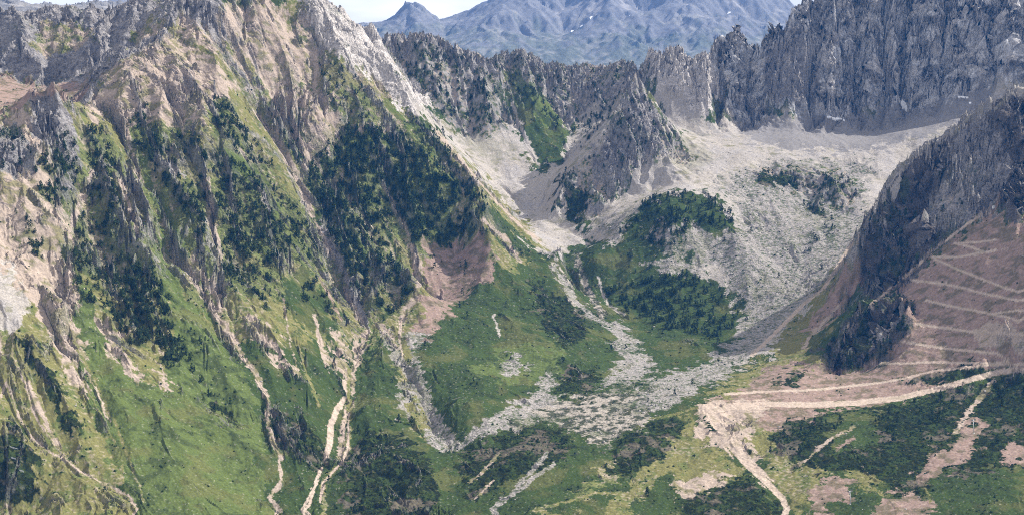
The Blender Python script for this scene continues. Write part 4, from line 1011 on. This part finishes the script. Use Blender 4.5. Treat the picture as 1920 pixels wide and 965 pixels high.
o = batch('shrubs', [shrub_shape(s) for s in range(5)], p_, 1.1+2.6*rng.random(len(p_))**2, rng.random(len(p_))*6.28, M_SHRUB, .6+.7*rng.random(len(p_))); o['kind'] = 'stuff'
o['label'] = 'low dark green shrubs covering the slopes'

# boulders
def stone_shape(s, sub=0):
    import bmesh
    bm = bmesh.new(); bmesh.ops.create_icosphere(bm, subdivisions=max(1, sub), radius=1); g = np.random.default_rng(s)
    v = np.array([q.co[:] for q in bm.verts]); f = np.array([[w.index for w in q.verts] for q in bm.faces]); bm.free()
    for _ in range(7):                          # chop flat facets off the ball
        d = g.normal(size=3); d /= np.linalg.norm(d); h = .55+.3*g.random(); e = v@d; v = v-np.maximum(e-h, 0)[:, None]*d
    v = v*(1+.08*g.normal(size=(len(v), 1)))*np.array([1.15, .85, .8])
    return v, f
bw = (is_('B')*1.0+.5*is_('M')+.16*is_('S')*(GY < 5450)*smooth(n1+.5*n3, 0, .6)+.02*is_('VGORY')+.05*is_('T'))*smooth(n3+.8*n1, -.5, .5)*seen*cell/70.*((px1 > -40) & (px1 < 1960) & (py1 < 985))
hit = np.nonzero(rng.random(bw.shape) < np.minimum(bw, .8)); print('boulders', len(hit[0]))
bp_, bx, by, bv = spots(hit, 1.0); bs = .9+3.6*rng.random(len(bp_))**6+1.2*(rng.random(len(bp_)) < .03)
szp = np.where(bv & (bx > 0) & (bx < 1920) & (by < 960), bs/bp_[:, 1], 0); order = np.argsort(-szp); bn, br = order[:300], order[300:]
o = batch('boulder_field', [stone_shape(s) for s in range(6)], bp_[br], bs[br], rng.random(len(br))*6.28, M_STONE, .7+.5*rng.random(len(br))); o['kind'] = 'stuff'
o['label'] = 'pale boulders strewn through the basin'
BOULD = [tri_mesh('boulder', *stone_shape(80+s, 2), M_STONE) for s in range(5)]
def stone_place(x, y):
    if x > 1300 and y > 690: return 'pale boulder lying on the ground around the dirt road', 'boulders around the dirt road'
    if x > 1000 and y < 560: return 'pale boulder in the upper part of the boulder field', 'boulders in the upper field'
    if x > 1000 and y < 740: return 'pale boulder in the lower boulder field between green patches', 'boulders in the lower field'
    if x > 830: return 'pale boulder in the stone band crossing the valley floor', 'boulders of the valley band'
    if x > 600: return 'pale boulder in the stony wash left of the grassy knoll', 'boulders of the stony wash'
    return 'pale boulder on the grass and scree of the big mountain slope', 'boulders on the big slope'
for q, k in enumerate(bn):
    r = link(bpy.data.objects.new('boulder', BOULD[q % 5])); r.location = bp_[k]; r.rotation_euler = (.2*rng.random(), .2*rng.random(), rng.random()*6.28)
    r.scale = (bs[k], bs[k]*(.8+.3*rng.random()), bs[k]*(.7+.4*rng.random()))
    r['label'], r['group'] = stone_place(bx[k], by[k]); r['category'] = 'boulder'

# ------------------------------------------------------------------ small built things
def box_shape(lo, hi):
    x0, y0, z0 = lo; x1, y1, z1 = hi
    v = np.array([[x0, y0, z0], [x1, y0, z0], [x1, y1, z0], [x0, y1, z0], [x0, y0, z1], [x1, y0, z1], [x1, y1, z1], [x0, y1, z1]], float)
    q = [[0, 3, 2, 1], [4, 5, 6, 7], [0, 1, 5, 4], [1, 2, 6, 5], [2, 3, 7, 6], [3, 0, 4, 7]]
    return v, np.array([t for a, b, c, d in q for t in ([a, b, c], [a, c, d])])
def part(name, shapes, mat, parent, smooth_=False):
    o = link(bpy.data.objects.new(name, tri_mesh(name, *join(shapes), mat, smooth_))); o.parent = parent; return o
def empty(name, loc, label, cat, rz=0, tilt=0, group=None):
    o = link(bpy.data.objects.new(name, None)); o.location = loc; o.rotation_euler = (0, tilt, rz); o['label'] = label; o['category'] = cat
    if group: o['group'] = group
    return o
def paint(name, c, rough=.5, metal=0.):
    m, N, Lk, b = new_mat(name, c, rough); b.inputs['Metallic'].default_value = metal
    n = N.new('ShaderNodeTexNoise'); n.inputs['Scale'].default_value = .8; n.inputs['Detail'].default_value = 4
    mr = N.new('ShaderNodeMapRange'); mr.inputs[3].default_value = .8; mr.inputs[4].default_value = 1.1; Lk.new(n.outputs[0], mr.inputs[0])
    vm = N.new('ShaderNodeVectorMath'); vm.operation = 'SCALE'; vm.inputs[0].default_value = c; Lk.new(mr.outputs[0], vm.inputs['Scale']); Lk.new(vm.outputs[0], b.inputs['Base Color'])
    return m
M_STEEL = paint('galvanised_steel', (.62, .63, .65), .45, .2); M_DARK = paint('dark_metal', (.10, .10, .11), .5)
M_CONC = paint('concrete', (.5, .48, .45), .9); M_WHITE = paint('white_render', (.8, .8, .78), .8); M_WOOD = paint('weathered_wood', (.30, .25, .24), .9)
def pylon(px, py, h_px, label, rz):
    g = cast(np.array([px]), np.array([py]), ZH)[0]; h = h_px/FPX*g[1]
    r = empty('lift_pylon', g-[0, 0, .4], label, 'lift pylon', rz, -.13, 'chairlift pylons')
    part('column', [taper((0, 0, 0), (0, 0, h), .95, .6, 14)], M_STEEL, r, True)
    part('foundation', [box_shape((-2, -2, -2.5), (2, 2, .7))], M_CONC, r)
    part('crossarm', [box_shape((-4.6, -.45, h-1.0), (4.6, .45, h-.1)), taper((-2.6, 0, h-3.4), (-3.6, 0, h-1), .22, .22), taper((2.6, 0, h-3.4), (3.6, 0, h-1), .22, .22), taper((-2.6, 0, h-3.4), (2.6, 0, h-3.4), .2, .2)], M_STEEL, r)
    for s in (-1, 1):
        sh_ = [box_shape((s*4.3-.3, -3.2, h-.05), (s*4.3+.3, 3.2, h+.6))]
        for k in range(6): sh_.append(taper((s*4.3-.35, -2.7+k*1.08, h+.9), (s*4.3+.35, -2.7+k*1.08, h+.9), .46, .46, 10))
        part('sheave_assembly', sh_, M_DARK, r)
    part('service_platform', [box_shape((-4.9, -1.9, h-1.35), (-3.1, 1.9, h-1.2)), box_shape((3.1, -1.9, h-1.35), (4.9, 1.9, h-1.2))], M_DARK, r)
    lad = [taper((x, .95, 1), (x, .75, h-1.5), .06, .06, 4) for x in (-.25, .25)] + [box_shape((-.25, .85, 1.2+.9*k), (.25, .92, 1.27+.9*k)) for k in range(int(h-4))]
    part('ladder', lad, M_STEEL, r)
pylon(1595, 944, 28, 'pale steel chairlift pylon on the bare ledge low in the valley, beside the curved track', .5)
pylon(1826, 812, 29, 'pale steel chairlift pylon on the reddish bare strip among dark shrubs', .5)

g = cast(np.array([1863.]), np.array([389.]), ZH)[0]
r = empty('lift_station', g-[0, 0, .5], 'small white lift hut at the top of the track under the dark crag', 'hut', .35)
part('wall', [box_shape((-4, -3, -3), (4, 3, 3.6))], M_WHITE, r)
rv = np.array([[-4.5, -3.6, 3.5], [4.5, -3.6, 3.5], [4.5, 3.6, 3.5], [-4.5, 3.6, 3.5], [-4.5, 0, 5.4], [4.5, 0, 5.4]], float)
part('roof', [(rv, np.array([[0, 1, 5], [0, 5, 4], [2, 3, 4], [2, 4, 5], [0, 4, 3], [1, 2, 5], [0, 3, 2], [0, 2, 1]]))], M_STEEL, r)
part('door', [box_shape((1.2, -3.08, -.4), (2.6, -2.99, 2.2))], M_DARK, r)
for x in (-2.6, -.6): part('window', [box_shape((x-.6, -3.07, .8), (x+.6, -2.99, 2.0))], M_DARK, r)

def height(x, y):
    j = np.clip(np.searchsorted(V, y)-1, 0, NV-2); i = int(np.clip((x/y-U[0])/(U[1]-U[0]), 0, NU-2)); return float(ZH[j:j+2, i:i+2].mean())
def barrier(px0_, px1_, py, label, mat, hgt=3.2, name='snow_fence', grp=None):
    mid = cast(np.array([px0_]), np.array([py]), ZH)[0]; Lh = (px1_-px0_)/FPX*mid[1]; sl_ = np.clip((height(mid[0]+Lh, mid[1])-height(*mid[:2]))/Lh, -.35, .35)
    r = empty(name, mid, label, 'snow fence', 0, 0, grp); n = max(3, int(Lh/3.2))
    for k in range(n+1):
        x = Lh*k/n; z = sl_*x; part('post', [box_shape((x-.14, -.14, z-2.5), (x+.14, .14, z+hgt))], mat, r)
    for q in range(5):
        z0 = .5+q*(hgt-.7)/4; v, f = box_shape((-.3, .16, z0), (Lh+.3, .3, z0+.38)); v[:, 2] += sl_*v[:, 0]; part('rail', [(v, f)], mat, r)
barrier(15, 34, 837, 'uppermost of the three pale snow fences on the dark green corner slope', M_STEEL, grp='snow fences on the corner slope')
barrier(21, 30, 859, 'middle one of the three pale snow fences on the dark green corner slope', M_STEEL, grp='snow fences on the corner slope')
barrier(36, 44, 882, 'lowest of the three pale snow fences on the dark green corner slope', M_STEEL, grp='snow fences on the corner slope')
barrier(7, 22, 336, 'upper weathered wooden avalanche barrier on the pale scree at the edge', M_WOOD, 3.6, 'avalanche_barrier', 'avalanche barriers on the scree')
barrier(8, 25, 351, 'middle weathered wooden avalanche barrier on the pale scree at the edge', M_WOOD, 3.6, 'avalanche_barrier', 'avalanche barriers on the scree')
barrier(2, 27, 381, 'lowest and longest weathered wooden avalanche barrier on the pale scree', M_WOOD, 3.6, 'avalanche_barrier', 'avalanche barriers on the scree')

# planted green emblem on the bare plateau
EMB = ['465,265 420,300 400,345', '412,372 452,398', '420,430 500,430 562,420', '440,480 510,465 576,465', '515,517 584,505', '435,585 540,560 640,550', '575,543 640,590 695,628', '548,640 650,640 768,660']
sv, sf, off = [], [], 0
for ln in EMB:
    p = parse(ln)*[100/1379, 70/965]+[1290, 760]; p = densify(p, .8); c = cast(p[:, 0], p[:, 1], ZH)
    t = np.gradient(c[:, :2], axis=0); t /= np.linalg.norm(t, axis=1, keepdims=True); nrm = np.c_[-t[:, 1], t[:, 0], np.zeros(len(t))]
    s = np.linspace(-1, 1, len(c)); w_ = (2.3*np.abs(nrm[:, 1])*2.4+2.0*np.abs(nrm[:, 0]))*(1-.45*s*s)
    top = [c+nrm*w_[:, None]*.5*k + [0, 0, h] for k, h in ((-1, -.3), (-.85, 1.9), (0, 2.2), (.85, 1.9), (1, -.3))]; n = len(c)
    for q in range(4):
        for k in range(n-1):
            a = off+q*n+k; sf += [[a, a+1, a+n+1], [a, a+n+1, a+n]]
    sv += top; off += 5*n
o = link(bpy.data.objects.new('planted_emblem', tri_mesh('planted_emblem', np.concatenate(sv), np.array(sf), M_SHRUB)))
o['label'] = 'dark green planted emblem of short strokes on the bare pale plateau'; o['category'] = 'emblem'

# snow
M_SNOW = paint('old_snow', (.82, .84, .88), .7)
def cast2(px, py, z, uu, vv):
    global U, V, NU, NV
    keep_ = (U, V, NU, NV); U, V, NU, NV = uu, vv, len(uu), len(vv)
    try: return cast(px, py, z)
    finally: U, V, NU, NV = keep_
def snow(poly, label, far=False, step=1.1):
    p = parse(poly); x0, y0 = p.min(0)-step; x1, y1 = p.max(0)+step
    gx_, gy_ = np.meshgrid(np.arange(x0, x1+step, step), np.arange(y0, y1+step, step)); sh_ = gx_.shape
    a = (cast2(gx_.ravel(), gy_.ravel(), FZ, fu, fv) if far else cast(gx_.ravel(), gy_.ravel(), ZH)).reshape(*sh_, 3)
    ins = inside(p.tolist(), gx_, gy_); h = 1.2 if far else 1.6
    for _ in range(2): a[1:-1, 1:-1] = .5*a[1:-1, 1:-1]+.125*(a[:-2, 1:-1]+a[2:, 1:-1]+a[1:-1, :-2]+a[1:-1, 2:])
    a[..., 2] += np.where(ins, h, -h*1.5); a[..., 1] -= np.where(ins, h*1.5, 0)
    ii = np.arange(ins.size).reshape(sh_); fs_ = []
    for i in range(sh_[0]-1):
        for j in range(sh_[1]-1):
            if ins[i:i+2, j:j+2].any() and np.ptp(a[i:i+2, j:j+2, 1]) < 120: fs_ += [[ii[i, j], ii[i, j+1], ii[i+1, j+1]], [ii[i, j], ii[i+1, j+1], ii[i+1, j]]]
    if not fs_: return
    f = np.array(fs_)[:, ::-1]; ids, inv = np.unique(f, return_inverse=True)
    o = link(bpy.data.objects.new('snow_patch', tri_mesh('snow_patch', a.reshape(-1, 3)[ids], inv.reshape(-1, 3), M_SNOW, True)))
    o['label'] = label; o['category'] = 'snow patch'; o['group'] = 'patches of old snow'
snow('1684,181 1688,178 1692,180 1691,185 1694,190 1699,195 1700,201 1703,207 1699,209 1696,204 1693,203 1690,196 1687,192', 'largest white snow patch, a narrow tongue in the gully at the cliff foot')
snow('1550,217 1556,218 1563,221 1574,221 1583,223 1584,226 1573,225 1566,226 1559,222 1552,221', 'thin white snow strip lying along the foot of the cliffs beside the scree')
snow('1796,180 1806,181 1815,182 1814,184 1805,183 1797,183', 'small flat snow strip under the cliff near the dark spur crest')
snow('1817,191 1821,192 1820,195 1816,194', 'tiny white snow spot on the scree just below the flat snow strip')
snow('1105,34 1108,31 1112,31 1109,34 1107,36', 'small snow spot high on the distant mountain, in the gully streak', True)
snow('1087,50 1090,48 1093,48 1090,51', 'snow spot on the distant mountain just below the gully streak', True)
snow('1069,60 1072,57 1075,57 1072,60', 'lowest snow spot of the short row on the distant mountain', True)
snow('1178,31 1181,29 1184,29 1181,31', 'small snow spot near the middle of the distant mountain face', True)
snow('1364,25 1366,22 1370,23 1367,26', 'snow spot on the distant mountain above the jagged rock tower', True)
